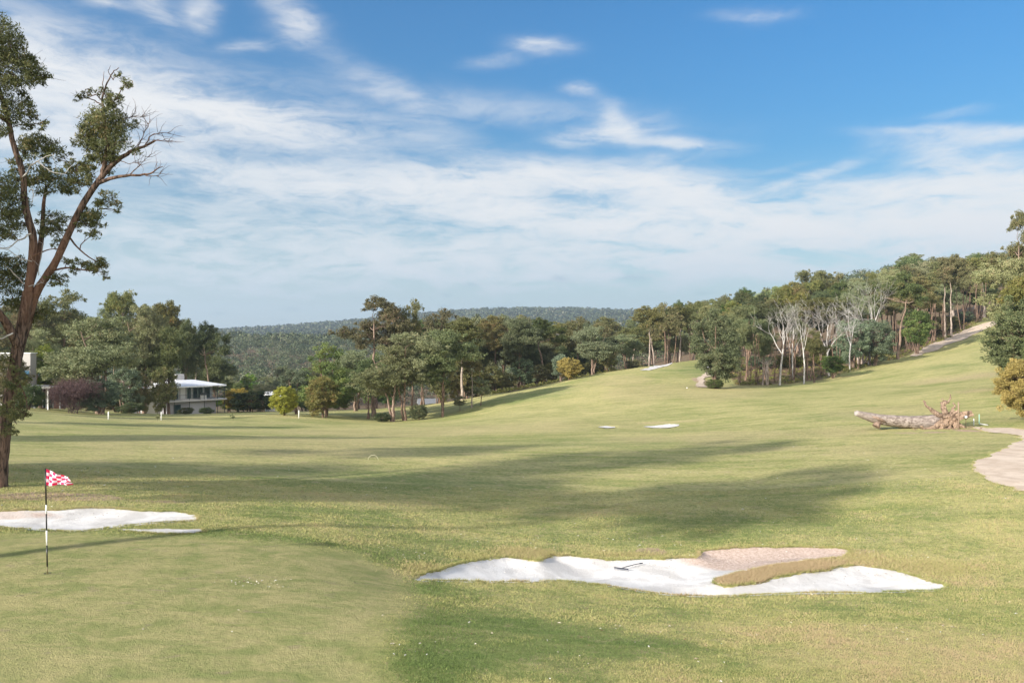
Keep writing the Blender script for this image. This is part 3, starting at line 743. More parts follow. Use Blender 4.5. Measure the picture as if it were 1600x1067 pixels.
def edge_grass():
    rng = np.random.default_rng(5); PP = []; T = []; Hh = []
    for B, n, sp, hg in ((B_r, 26000, .10, .045), (B_l, 9000, .10, .04), (B_s, 3500, .12, .04), (B_p, 9000, .18, .05)):
        i = rng.integers(0, len(B), n); j = (i+1) % len(B); f = rng.random(n)[:,None]
        p = B[i]*(1-f)+B[j]*f+rng.normal(size=(n,2))*sp*(rng.random(n)**1.5)[:,None]
        ins = in_poly(p[:,0], p[:,1], B) & (pdist(p[:,0], p[:,1], B) > .04+.20*rng.random(len(p))**3)
        p = p[~ins]; z = H(p[:,0], p[:,1], False)
        keep = fbm(p[:,0]*1.3, p[:,1]*1.3, 15, 3) > -.16
        p = p[keep]; z = z[keep]
        PP.append(np.column_stack([p, z])); Hh.append(hg*(1+fbm(p[:,0]*2, p[:,1]*2, 19)*1.6)); T.append(np.clip(.60+fbm(p[:,0]*.8, p[:,1]*.8, 23)*1.2+rng.normal(size=len(p))*.12, 0, 1))
    # the straw-coloured tongue and the mossy lip of the big bunker
    for cx, cy, a, b, n, hg, tt in ((1240,886,100,12,42000,.06,1.0),(1160,903,45,9,18000,.055,1.0),(1320,868,50,10,6000,.05,.7),(828,865,48,8,9000,.06,.72),(760,872,50,6,5000,.05,.6),(668,890,34,10,5000,.05,.7),(1440,885,70,12,9000,.045,.7),(975,866,60,4,3000,.05,.7)):
        q = patch(cx, cy, a, b); r = rng.normal(size=(n,2))*.62
        p = np.column_stack([q[0]+r[:,0]*q[2], q[1]+r[:,1]*q[3]]); p = p[~in_poly(p[:,0], p[:,1], B_r)]
        PP.append(np.column_stack([p, H(p[:,0], p[:,1], False)])); Hh.append(np.full(len(p), hg)); T.append(np.clip(tt+rng.normal(size=len(p))*.13, 0, 1))
    blades('rough_grass', np.concatenate(PP), np.concatenate(Hh), .011, np.concatenate(T), 'ragged dry grass fringing the bunkers and path', 6, .8)
edge_grass()
def litter():
    rng = np.random.default_rng(11); P = []; S = []
    def spot(u, v, a, b, n, s):
        q = patch(u, v, a, b)
        if q: P.append(np.column_stack([q[0]+rng.normal(size=n)*q[2]*.6, q[1]+rng.normal(size=n)*q[3]*.6])); S.append(np.full(n, s))
    for a in [(1000,1000,300,60,60,.022),(1300,860,200,20,60,.022),(900,845,250,14,70,.025),(390,910,60,8,70,.018),(800,845,100,8,40,.022),(1450,960,160,40,60,.022),(400,740,300,30,60,.04),(1100,760,400,40,90,.035),(180,740,160,20,50,.035),(1400,740,120,20,50,.035),(620,860,80,10,30,.022),(1300,700,300,20,40,.05),(1200,866,120,8,120,.018),(1000,876,120,5,60,.018),(780,880,60,8,40,.018),(1380,895,70,8,50,.018),(1180,908,60,5,40,.018),(120,800,100,5,60,.022),(300,1000,300,50,12,.02),(700,1020,300,40,20,.02)]: spot(*a)
    p = np.concatenate(P); s = np.concatenate(S); n = len(p); z = H(p[:,0], p[:,1], False)+.012
    a = rng.uniform(0, 6.28, n); L = s*rng.uniform(.5, 2.0, n); w = s*rng.uniform(.25, .7, n)
    d = np.stack([np.cos(a), np.sin(a)], 1); e = np.stack([-d[:,1], d[:,0]], 1); cz = z[:,None]
    mk = lambda q, dz: np.column_stack([q, z+dz])
    V = np.stack([mk(p-d*L[:,None], 0), mk(p-e*w[:,None], .012), mk(p+d*L[:,None], .006), mk(p+e*w[:,None], .018)], 1).reshape(-1,3)
    def lb(nt, b):
        t = attr(nt, 'tint'); c = mixc(nt, smooth(nt, t, .25, .45), (.16,.10,.06,1), (.50,.44,.36,1)); nt.links.new(mixc(nt, smooth(nt, t, .6, .9), c, (.72,.70,.66,1)), b.inputs['Base Color'])
    me = mesh_from('bark_litter', V, np.arange(4*n).reshape(-1,4), None, [mat('bark_litter', rough=.9, builder=lb)], False, {'tint': ('FACE', rng.random(n))})
    tag(link('bark_litter', me), 'pale bark flakes and fallen leaves dotted over the grass', 'litter', kind='stuff')
litter()

# ------------------------------------------------------------------ far woods (uncountable)
def canopy(name, region, n, quad, rad, per, label, seed, hgt):
    rng = np.random.default_rng(seed); x0, x1, y0, y1 = region
    y = rng.uniform(y0, y1, n*3); x = rng.uniform(x0, x1, n*3)*(y/y1 if False else 1)
    uu = np.abs(x)/y; k = (uu < .78)
    x = x[k][:n]; y = y[k][:n]; n = len(x)
    z = base_h(x, y); h = hgt*rng.uniform(.7, 1.25, n); r = rad*rng.uniform(.7, 1.35, n); tt = rng.uniform(-.3, .35, n)
    P = np.repeat(np.stack([x, y, z+h-r*.7], 1), per, 0); R = np.repeat(r, per)[:,None]
    d = rng.normal(size=(n*per,3)); d[:,2] = np.abs(d[:,2])*1.0-.25; d /= np.linalg.norm(d, axis=1)[:,None]; d *= (rng.random(n*per)**.4)[:,None]
    low = rng.random(n*per) < .12
    P = P+d*R*np.array([1,1,.85]); P[low,2] -= (np.repeat(h, per)*rng.uniform(.2, .7, n*per))[low]
    a = rng.normal(size=(n*per,3)); a /= np.linalg.norm(a, axis=1)[:,None]; b = np.cross(a, d+rng.normal(size=d.shape)*.35); b /= np.linalg.norm(b, axis=1)[:,None]+1e-9; a = np.cross(b, d); a /= np.linalg.norm(a, axis=1)[:,None]+1e-9
    s = (quad*rng.uniform(.5, 1.4, n*per))[:,None]
    V = np.stack([P-a*s, P-b*s*.8, P+a*s, P+b*s*.8], 1).reshape(-1,3)
    T = np.clip(np.repeat(tt, per)+rng.uniform(.1, .8, n*per), 0, 1)
    tag(link(name, leaf_mesh(name, V, T, L_forest)), label, 'forest', kind='stuff')
canopy('hillside_forest', (-620, 330, 345, 700), 4300, .40, 3.9, 150, 'grey green eucalyptus forest covering the far side of the valley', 3, 13)
canopy('hillside_forest', (-900, 500, 700, 1500), 6500, .95, 4.6, 44, 'eucalyptus forest along the top of the near ridge', 4, 14)
canopy('ridge_forest', (-3400, 2400, 1450, 4200), 36000, 3.4, 9.5, 11, 'hazy blue green forest on the farthest ridge', 5, 17)

# ------------------------------------------------------------------ tree kinds
gum('round_gum', 1, 17, 5.2, .38, 30, (.8,1.45), (.4,0), M_bark, L_olive, .34, 250, .36)
gum('spreading_gum', 2, 19, 5.8, .50, 26, (.85,1.5), (1.2,.4), M_pink, L_olive, .36, 250, .36, name='gum_tree')
gum('umbrella_gum', 3, 18, 6.0, .60, 22, (.8,1.4), (-.8,.2), M_pink, L_dark, .33, 280, .34, ells=[(0,0,14.6,5.2,4.8,1.3),(-3.2,.8,12.6,2.4,2.4,1.0),(3,-.6,12.2,2.4,2.2,1.0),(-.4,0,16.6,2.8,2.8,1.0)])
gum('slender_gum', 4, 20, 3.0, .52, 17, (.8,1.35), (.3,0), M_pale, L_olive, .26, 260, .36)
gum('twin_gum', 5, 18, 5.0, .32, 30, (.85,1.5), (0,0), M_bark, L_grey, .34, 260, .36, forks=2)
gum('dense_gum', 6, 16, 4.6, .15, 38, (.95,1.6), (.3,.2), M_bark, L_mid, .30, 270, .36, forks=2)
gum('ragged_gum', 7, 19, 4.2, .42, 20, (.6,1.2), (-1.0,0), M_pale, L_olive, .28, 240, .34, nprim=7)
gum('grey_gum', 8, 15, 4.8, .25, 34, (.9,1.6), (0,0), M_pink, L_grey, .32, 290, .36, forks=3, droop=.8)
bushy('rounded_gum', 9, 11, [(0,0,6.0,3.3,3.3,4.3),(.9,0,3.6,3.0,2.8,2.4),(-.4,.2,8.8,1.8,1.8,2.0)], 80, (.7,1.15), 210, .26, M_bark, L_mid, .2, 4)
bushy('pyramid_tree', 10, 12, [(0,0,3.4,3.6,3.6,2.4),(0,0,6.2,2.6,2.6,2.6),(0,0,9.0,1.6,1.6,2.4)], 62, (.6,1.1), 200, .26, M_bark, L_bright, .22, 2)
bushy('blue_round_tree', 11, 8, [(0,0,5.2,3.0,3.0,2.7)], 40, (.6,1.0), 200, .24, M_bark, L_blue, .15, 3)
bushy('understory_tree', 12, 8, [(0,0,4.6,2.6,2.6,3.2),(.8,0,2.2,2.2,2.2,1.6)], 42, (.6,1.05), 200, .28, M_bark, L_olive, .13, 4)
bushy('grey_bush_tree', 13, 9, [(0,0,5.2,2.7,2.7,3.4),(-.5,0,2.6,2.2,2.2,1.8)], 44, (.6,1.05), 200, .28, M_pink, L_blue, .14, 5)
bushy('wattle_bush', 14, 4, [(0,0,2.1,1.6,1.6,1.9)], 60, (.36,.6), 300, .13, M_bark, L_yellow, .06, 5, name='wattle_bush', cat='bush', aspect=.5)
bushy('golden_bush', 15, 5, [(0,0,2.6,2.3,2.2,2.3)], 70, (.34,.66), 320, .13, M_bark, L_gold, .08, 6, name='golden_bush', cat='bush', aspect=.5)
bushy('dark_bush', 16, 4, [(0,0,1.9,2.3,2.1,1.8)], 44, (.4,.7), 240, .16, M_bark, L_dark, .07, 5, name='dark_bush', cat='bush')
bushy('bright_shrub', 17, 6, [(0,0,3.6,2.0,2.0,2.3)], 46, (.4,.75), 250, .18, M_bark, L_bright, .1, 3, name='green_shrub', cat='shrub')
bushy('sapling', 18, 5, [(0,0,3.2,1.1,1.1,1.7)], 16, (.3,.55), 150, .2, M_bark, L_grey, .06, 1, name='sapling', cat='sapling', shell=.2)
dead('bare_gum', 21, 15, M_dead, .17, levels=4, clear=.40, nstem=1, nb=3)
dead('bare_forked_gum', 22, 14, M_dead, .18, levels=4, clear=.34, nstem=1, nb=4, upward=.5)
dead('bare_poles', 23, 9, M_pale, .13, levels=2, clear=.62, nstem=5, nb=2, upward=.8)
dead('bare_shrub', 24, 5, M_twig, .05, levels=5, clear=.10, nstem=8, nb=4, upward=.9, name='bare_shrub')
dead('pole_trunks', 25, 13, M_bark, .10, levels=1, clear=.8, nstem=4, nb=2, upward=1.0)

# ------------------------------------------------------------------ single trees read off the photo: kind, u, distance, top v, crown width px, label
G_L = 'trees around the houses'
for a in [
 ('grey_gum',150,114,497,118,'broad grey-green gum between the white tower house and the veranda house'),
 ('grey_gum',221,138,478,66,'pale drooping gum with red trunks beside the left end of the veranda house'),
 ('dense_gum',262,138,512,60,'dark leaning tree half covering the veranda house roof'),
 ('ragged_gum',192,168,455,58,'tall thin-topped gum rising behind the pale drooping gum'),
 ('slender_gum',262,172,470,46,'narrow tall gum standing above the dark leaning tree'),
 ('ragged_gum',238,176,476,50,'airy gum whose top shows just left of the narrow tall gum'),
 ('umbrella_gum',328,176,504,62,'dark flat-topped gum directly behind the veranda house roof'),
 ('round_gum',98,150,455,110,'big olive gum behind the big roadside tree, left of the tall thin-topped gum'),
 ('spreading_gum',30,150,470,120,'olive gum seen through the big leaning tree at the frame edge'),
 ('twin_gum',62,132,515,70,'pale-limbed gum right above the white tower house'),
 ('dense_gum',292,190,500,50,'low dark gum between the narrow tall gum and the flat-topped gum'),
 ]: put(a[0], a[1], a[2], a[3], a[4], a[5], G_L)
put('pyramid_tree',74,118,540,58,'dark green tree with a yellow-tipped top beside the white tower house', G_L)
put('bare_shrub',113,108,583,64,'leafless purple-brown shrub in front of the houses', None)
put('grey_bush_tree',156,112,592,54,'small grey-green tree just right of the leafless shrub', G_L)
put('dark_bush',45,103,600,46,'dark bush at the foot of the white tower house', 'bushes near the houses')
put('dark_bush',392,152,611,84,'wide dark bush against the right end of the veranda house', 'bushes near the houses')
put('golden_bush',372,160,607,44,'golden-topped bush behind the wide dark bush', None)
put('understory_tree',258,137,572,36,'leafy dark tree in front of the roof end of the veranda house', G_L)
put('understory_tree',218,134,584,30,'dark leafy tree before the left wall of the veranda house', G_L)
put('grey_bush_tree',196,132,574,46,'grey-green leafy tree between the small grey-green tree and the veranda house', G_L)
put('understory_tree',15,112,558,54,'dark leafy tree screening the tower house at the frame edge', G_L)
put('wattle_bush',444,118,604,38,'bright yellow-green wattle bush on the lawn edge', None)
put('blue_round_tree',463,128,577,50,'round blue-green tree right behind the yellow wattle bush', None)
put('dark_bush',290,140,636,26,'low planting under the veranda', 'bushes near the houses')
put('dark_bush',322,143,636,20,'low clump by the corner post of the veranda', 'bushes near the houses')
put('dark_bush',205,130,628,70,'clipped low hedge left of the veranda house', 'bushes near the houses')

G_C = 'front trees of the middle wood'
for a in [
 ('pyramid_tree',512,126,538,82,'tall dense green tree tapering to a point right of the blue-green tree'),
 ('understory_tree',505,118,588,46,'dark low tree in front of the tapering green tree'),
 ('grey_gum',560,150,548,70,'olive tree filling the gap right of the tapering green tree'),
 ('dense_gum',578,124,562,66,'dark tree with two thin trunks left of the thick-trunked gums'),
 ('spreading_gum',584,130,465,108,'tallest spreading gum of the middle wood with bare pinkish limbs'),
 ('round_gum',644,132,470,64,'tall dark gum close right of the tallest spreading gum'),
 ('grey_gum',608,118,540,84,'pale drooping gum with a thick pinkish trunk on the lawn edge'),
 ('twin_gum',636,119,520,92,'light green drooping gum, its thick trunk right of the pinkish one'),
 ('dense_gum',690,122,516,104,'broad dark gum leaning over twin trunks at the lawn edge'),
 ('slender_gum',722,150,497,66,'olive gum behind the broad dark leaning gum'),
 ('round_gum',688,155,484,86,'olive round-topped gum above the broad dark leaning gum'),
 ]: put(a[0], a[1], a[2], a[3], a[4], a[5], G_C)
put('slender_gum',737,128,553,34,'slim red-trunked young gum at the lawn edge', None)
put('sapling',752,129,590,30,'leafy sapling beside the slim red-trunked young gum', 'saplings on the lawn edge')
put('sapling',718,126,618,20,'tiny dark sapling left of the slim red-trunked young gum', 'saplings on the lawn edge')
put('dark_bush',655,119,632,26,'dark bush between the thick trunks at the lawn edge', None)
put('dark_bush',596,117,645,24,'low dark shrub at the foot of the pinkish trunk', None)
G_M = 'front trees of the wood before the far green'
for a in [
 ('grey_bush_tree',876,154,553,26,'small blue-green bush tree left of the golden bush'),
 ('grey_gum',930,162,510,56,'tall green many-stemmed gum right of the golden bush'),
 ('understory_tree',948,166,536,28,'dark green columnar tree right of the many-stemmed gum'),
 ('twin_gum',980,172,522,64,'grey-green spreading gum left of the far green bunker'),
 ('slender_gum',1014,182,478,50,'straight-trunked gum just left of the far green bunker'),
 ('round_gum',1040,200,474,60,'dark tall gum behind the far green bunker'),
 ('slender_gum',1062,206,476,46,'tall thin gum behind the middle of the far green'),
 ('round_gum',1088,214,472,56,'tall dark gum behind the right side of the far green'),
 ('dense_gum',812,160,498,70,'dark gum above the brown strip at the lawn edge'),
 ('spreading_gum',775,165,494,72,'gum with a bent pale bough left of the dark gum at the brown strip'),
 ('umbrella_gum',850,168,497,72,'brownish flat-topped gum above the golden bush'),
 ('round_gum',902,178,496,66,'rounded gum standing over the many-stemmed gum'),
 ]: put(a[0], a[1], a[2], a[3], a[4], a[5], G_M)
put('golden_bush',889,151,559,36,'orange-gold bush on the edge of the middle wood', None)
G_R = 'front trees of the wood on the right hill'
put('rounded_gum',1118,122,484,76,'dense rounded grey-green tree at the bend of the clay track', None)
for a in [
 ('twin_gum',1162,134,478,66,'olive gum close right of the dense rounded tree'),
 ('dense_gum',1192,140,500,50,'tawny gum between the rounded tree and the white bare gums'),
 ('round_gum',1272,134,514,46,'thick pink-trunked gum just right of the white bare gums'),
 ('grey_bush_tree',1332,151,500,48,'bluish bush tree below the high white bare crown'),
 ('grey_bush_tree',1368,153,500,50,'grey-green bush tree right of the high white bare crown'),
 ('umbrella_gum',1403,162,425,76,'flat-crowned gum with a tall straight pink trunk'),
 ('spreading_gum',1434,174,432,74,'forked pale-limbed gum behind the flat-crowned gum'),
 ('slender_gum',1477,194,405,48,'left one of the two tall straight trunks beside the gravel track'),
 ('slender_gum',1487,192,398,44,'right one of the two tall straight trunks beside the gravel track'),
 ('ragged_gum',1538,214,402,60,'grey-trunked gum at the top of the gravel track'),
 ('round_gum',1515,216,412,46,'rounded gum between the twin trunks and the grey-trunked gum'),
 ]: put(a[0], a[1], a[2], a[3], a[4], a[5], G_R)
put('bright_shrub',1432,168,486,42,'bright green shrub at the wood edge under the forked gum', None)
put('bright_shrub',1302,140,556,32,'dark green conical shrub right of the thick pink trunk', None)
put('dark_bush',1118,121,592,26,'low dark shrub by the clay track', None)
G_D = 'bare white trees in the right wood'
for a in [('bare_gum',1218,129,456,72,'white bare gum with a forked trunk, left of the tall pair'),
          ('bare_gum',1256,131,452,60,'straight-trunked white bare gum, right of the tall pair'),
          ('bare_forked_gum',1240,136,458,72,'greyish bare tree between the two white bare gums'),
          ('bare_forked_gum',1296,143,456,88,'wide twiggy bare tree behind the thick pink trunk'),
          ('bare_forked_gum',1357,156,424,88,'high white bare crown standing out above the bush trees'),
          ('bare_gum',1328,148,458,58,'thin bare tree left of the high white bare crown')]: put(a[0], a[1], a[2], a[3], a[4], a[5], G_D)
G_P = 'thin bare stems at the wood edge'
for a in [('bare_poles',1196,129,556,50,'leaning thin pale stems left of the white bare gums'),
          ('pole_trunks',1172,132,540,None,'thin straight trunks under the olive gum'),
          ('pole_trunks',1240,136,520,None,'thin trunks standing behind the white bare gums'),
          ('pole_trunks',1045,200,500,None,'dark straight trunks behind the far green'),
          ('pole_trunks',1080,203,500,None,'dark straight trunks behind the far green flag side'),
          ('pole_trunks',1460,192,470,None,'thin trunks in the shade left of the twin tall trunks'),
          ('pole_trunks',1420,176,490,None,'thin trunks in the shade below the forked gum'),
          ('bare_poles',1350,158,520,40,'pinkish thin stems below the bluish bush trees')]: put(a[0], a[1], a[2], a[3], a[4], a[5], G_P)
rp = random.Random(91)
for u0, u1, stp, lab, dk in ((1156,1300,24,'thin trunks at the wood edge around the white bare gums',3),(1310,1540,26,'thin trunks in the shade of the hill wood edge',5)):
    u = u0
    while u < u1:
        Yf = np.interp(u, [p[0] for p in FR1], [p[1] for p in FR1]); vb = HV-(h1((u-800)/F*(Yf+dk), Yf+dk)-CZ)/(Yf+dk)*F
        put('pole_trunks', u, Yf+dk+rp.uniform(-2,3), vb-rp.uniform(55,80), None, lab, G_P); u += stp*rp.uniform(.8,1.25)
# right frame edge
put('spreading_gum',1592,112,334,84,'tall gum with a white bough at the right frame edge', None)
put('twin_gum',1588,100,405,118,'yellowish-green gum below the tall gum at the right frame edge', None)
put('round_gum',1640,95,400,120,'olive gum just cut off by the right frame edge', None)
put('rounded_gum',1594,80,466,96,'big grey-brown bush tree above the golden bush at the right', None)
put('rounded_gum',1650,74,480,86,'grey bush tree cut by the right frame edge', None)
put('golden_bush',1604,59.5,560,78,'golden wattle bush beside the gravel path at the right frame edge', None)

# ------------------------------------------------------------------ the rows behind, one object per tree
def fill(zone, pts, rows, seed, group, labels, kinds, w=(44,74), under=None):
    rng = random.Random(seed)
    us = [p[0] for p in pts]
    for ri, (dY, dv, step) in enumerate(rows):
        u = us[0]+rng.uniform(0, step)
        while u < us[-1]:
            Yf = np.interp(u, us, [p[1] for p in pts]); vs = np.interp(u, us, [p[2] for p in pts])
            k = kinds[rng.randrange(len(kinds))]
            if vs is not None:
                nm = labels[min(len(labels)-1, int((u-us[0])/(us[-1]-us[0])*len(labels)))]
                ad = ('front', 'second', 'third', 'rearmost')[ri]
                put(k, u, Yf+dY*rng.uniform(.85,1.15), vs+dv+rng.uniform(-9,20), rng.uniform(*w), f'{TREEWORD[k]}, {ad} row of {nm}', group)
            u += step*rng.uniform(.75, 1.3)
TREEWORD = {'round_gum':'olive round-topped gum','spreading_gum':'spreading olive gum','umbrella_gum':'dark flat-topped gum','slender_gum':'slender pale-trunked gum','twin_gum':'grey-green twin-trunked gum',
            'dense_gum':'dense dark gum','ragged_gum':'thin ragged gum','grey_gum':'drooping grey-green gum','understory_tree':'low dark tree','grey_bush_tree':'low bluish tree','pyramid_tree':'tapering bright green tree','blue_round_tree':'round blue-green tree'}
K1 = ['round_gum','dense_gum','spreading_gum','umbrella_gum','slender_gum','twin_gum','ragged_gum','dense_gum']
fill('c', [(655,160,500),(700,160,494),(760,160,498),(830,168,502),(880,176,502),(930,184,498),(980,196,506),(1030,214,486),(1085,226,478),(1130,232,470)], [(6,16,30),(28,2,32),(55,-4,34)], 1,
     'gums of the middle wood', ['trees above the broad dark leaning gum','trees left of the golden bush','trees above the golden bush','trees behind the many-stemmed gum','trees behind the far green'], K1)
fill('c2', [(660,146,560),(760,152,560),(880,162,556),(980,178,552),(1020,190,550)], [(4,6,26)], 2, 'low trees under the middle wood',
     ['undergrowth behind the lawn edge saplings','undergrowth left of the golden bush','undergrowth right of the golden bush'], ['understory_tree','understory_tree','grey_bush_tree'], (30,44))
fill('r', [(1110,150,462),(1150,142,454),(1190,144,442),(1240,150,436),(1300,160,428),(1350,170,430),(1400,182,412),(1440,192,406),(1480,206,404),(1560,228,404)], [(8,22,30),(22,7,28),(40,0,28),(62,-4,30)], 3,
     'gums of the wood on the right hill', ['the hill wood above the rounded tree','the hill wood above the white bare gums','the hill wood left of the flat-crowned gum','the hill wood around the twin tall trunks'], K1)
fill('r2', [(1150,138,560),(1200,142,552),(1290,150,540),(1345,160,530),(1400,172,515),(1450,186,500),(1520,208,470)], [(12,4,27)], 4, 'low trees under the hill wood',
     ['the undergrowth behind the white bare gums','the undergrowth below the high bare crown','the undergrowth beside the gravel track'], ['understory_tree','understory_tree','grey_bush_tree'], (26,40))
fill('l', [(-40,160,490),(60,165,480),(130,175,478),(200,185,485),(290,195,505),(350,215,545)], [(0,8,36),(24,0,34)], 5, 'gums behind the houses',
     ['trees behind the white tower house','trees behind the broad grey-green gum','trees behind the veranda house'], K1)
fill('v', [(350,175,590),(420,200,582),(480,210,572),(540,215,560),(620,220,560)], [(0,12,30),(40,2,28),(90,-4,26)], 6, 'gums in the valley bottom',
     ['valley trees right of the veranda house','valley trees behind the yellow wattle bush','valley trees behind the tapering green tree'], ['dense_gum','grey_gum','twin_gum','round_gum','pyramid_tree'], (30,48))
fill('l2', [(-30,135,600),(120,142,600),(200,152,600)], [(0,0,30)], 7, 'low trees behind the houses', ['undergrowth between the two houses'], ['understory_tree','grey_bush_tree'], (30,50))

# the row outside the frame, left of and behind the camera, that throws the long shadows
for x, y, s, k in [(-17.6,13.2,.94,'round_gum'),(-30,-13,.85,'grey_gum'),(-27,17,.9,'twin_gum'),(-33,27,.8,'umbrella_gum'),(-42,13,.9,'dense_gum'),(-50,36,.9,'twin_gum'),(-62,60,.9,'dense_gum'),(-75,82,.9,'round_gum')]:
    put_at(k, x, y, s, s*.92, f'{TREEWORD[k]} outside the view on the left, {"behind the camera" if y < 0 else "closest to the flag" if y < 14 else "near the left bunker" if y < 30 else "far up the lawn"}', 'gums outside the view')

# ------------------------------------------------------------------ the big leaning gum at the left edge
def hero():
    rng = np.random.default_rng(42); Y0 = 27.0
    bx, by = (-2-800)/F*Y0, Y0; bz = h1(bx, by)
    def W(u, v, d=0.0): Y = Y0+d; return np.array([(u-800)/F*Y-bx, Y-by, CZ+(HV-v)/F*Y-bz])
    root = empty('gum_tree', (bx, by, bz)); mb = MB()
    def path(pts, n): return spline([W(*p) for p in pts], n)
    trunk = path([(-1,775,0),(2,735,0),(6,690,0),(12,640,0),(21,585,0),(29,535,0),(38,490,0),(44,455,0)], 22)
    R = np.interp(np.linspace(0,1,22), [0,.06,.2,1], [.34,.225,.195,.17]); mb.tube(trunk, R, 14, rough=.07, rng=rng, cap=False)
    tr2 = path([(20,590,.25),(32,540,.3),(44,500,.3),(56,458,.2),(72,432,.1),(87,409,0),(105,369,0),(129,320,.1),(153,284,.2),(172,260,.2)], 20)
    R2 = np.interp(np.linspace(0,1,20), [0,.3,1], [.145,.135,.09]); mb.tube(tr2, R2, 12, rough=.07, rng=rng, cap=False)
    st = path([(44,455,0),(49,420,0),(52,373,-.1),(45,345,-.2),(38,312,-.2),(36,272,-.3),(20,223,-.4),(14,191,-.5),(0,143,-.6),(-18,90,-.6),(-30,40,-.8)], 22)
    RS = np.linspace(.145, .045, 22); mb.tube(st, RS, 10, rough=.05, rng=rng, cap=False)
    mid = path([(48,440,.3),(60,400,.4),(66,360,.5),(68,320,.6),(72,290,.7)], 9); RM = np.linspace(.12,.04,9); mb.tube(mid, RM, 8, cap=False)
    lf = path([(28,540,-.1),(10,505,-.5),(-20,470,-1),(-70,430,-1.5),(-120,380,-2)], 9); RL = np.linspace(.16,.06,9); mb.tube(lf, RL, 8, cap=False)
    lf2 = path([(-2,700,0),(-60,560,.5),(-100,420,1),(-140,300,1),(-150,180,1)], 9); RL2 = np.linspace(.2,.06,9); mb.tube(lf2, RL2, 8, cap=False)
    lf3 = path([(14,191,-.5),(-20,165,-1),(-60,120,-1),(-90,60,-1)], 6); RL3 = np.linspace(.08,.03,6); mb.tube(lf3, RL3, 6, cap=False)
    # right head: the vertical leader and the bare dead sprays
    bits = [([(161,275,.2),(164,248,.1),(167,223,0),(163,179,0),(159,155,0)], .085, .03), ([(172,262,.2),(178,235,.4),(182,205,.4),(178,170,.4)], .06, .02),
            ([(159,155,0),(168,130,0),(177,112,0),(186,106,0)], .03, .01), ([(160,160,0),(150,148,-.2),(141,150,-.3),(133,140,-.3)], .025, .008), ([(160,165,0),(145,155,.2),(128,152,.3),(117,150,.3)], .025, .008),
            ([(163,170,0),(178,158,0),(190,140,0),(200,128,0)], .025, .01),([(165,150,0),(160,130,0),(163,112,.1)], .02, .006),([(177,125,0),(170,112,0),(172,103,0)], .015, .005)]
    dead_ = [([(172,260,.2),(186,248,.2),(198,240,.2),(213,233,.2),(226,228,.2),(242,219,.2)], .085, .03), ([(226,228,.2),(236,212,.3),(250,208,.3),(266,207,.3)], .022, .006), ([(240,220,.2),(250,218,.1),(262,221,.1)], .014, .005),
             ([(153,286,.2),(175,278,.1),(201,274,0),(226,273,0),(240,268,0),(254,259,0)], .07, .012), ([(226,273,0),(240,275,0),(252,271,0)], .018, .005), ([(201,274,0),(214,262,0),(222,254,.2),(231,245,.2)], .02, .005),([(214,233,.2),(222,215,.4),(230,200,.4),(236,185,.4)], .018, .005),
             ([(190,185,.2),(205,182,.2),(218,183,.2),(230,180,.2)], .018, .005), ([(178,200,.3),(196,188,.3),(212,178,.3)], .016, .004), ([(205,236,.2),(215,226,0),(224,210,-.1),(228,196,-.1)], .014, .004), ([(186,248,.1),(200,256,0),(210,254,-.2),(220,258,-.2)], .016, .004)]
    for L in (bits, dead_):
        for pts, a, b in L:
            P = path(pts, len(pts)*3); P[1:] += rng.normal(size=(len(P)-1,3))*.012; mb.tube(P, np.linspace(a, b, len(P)), 6, cap=False)
            if L is dead_:
                for k in range(7):
                    j = rng.integers(len(P)//3, len(P)); d = (P[j]-P[j-1]); d /= np.linalg.norm(d)+1e-9
                    q = [P[j]]; dd = d+rng.normal(size=3)*.6+np.array([.1,0,.25])
                    for _ in range(4): dd = dd/np.linalg.norm(dd)+rng.normal(size=3)*.25; q.append(q[-1]+dd*.13)
                    mb.tube(np.array(q), np.linspace(.010, .003, 5), 3, cap=False)
    # low side limbs
    low = [([(110,372,0),(120,385,.2),(140,402,.2),(165,415,.2)], .035, .015), ([(78,424,.1),(105,418,.2),(135,422,.2),(160,424,.2)], .04, .015), ([(52,400,-.2),(75,390,-.3),(95,388,-.3)], .03, .01),
           ([(30,600,-.1),(40,620,-.4),(42,640,-.6),(36,655,-.7)], .03, .01), ([(12,640,-.1),(18,650,-.6),(26,662,-.8)], .03, .01)]
    for pts, a, b in low: P = path(pts, 10); mb.tube(P, np.linspace(a, b, 10), 5, cap=False)
    # pale dead limbs in front of the stems
    wl = [([(36,276,-.4),(47,262,-.6),(58,252,-.7),(70,262,-.7),(82,268,-.7),(100,271,-.8),(112,258,-.8)], .030, .008), ([(58,252,-.7),(72,245,-.8),(88,241,-.8)], .018, .005), ([(46,300,-.4),(51,296,-.5),(52,305,-.5),(50,318,-.5)], .018, .01),
          ([(48,365,-.5),(30,375,-.8),(12,388,-.9),(-10,385,-1)], .030, .010), ([(50,408,-.5),(30,402,-.7),(12,390,-.8),(-5,388,-.8)], .020, .008), ([(38,444,-.5),(22,428,-.7),(8,415,-.9)], .022, .008), ([(45,447,-.5),(58,444,-.6),(68,441,-.7)], .018, .005),
          ([(20,520,-.5),(4,528,-.7),(-12,530,-.8)], .03, .015), ([(60,430,-.4),(64,400,-.5),(66,380,-.5)], .012, .004)]
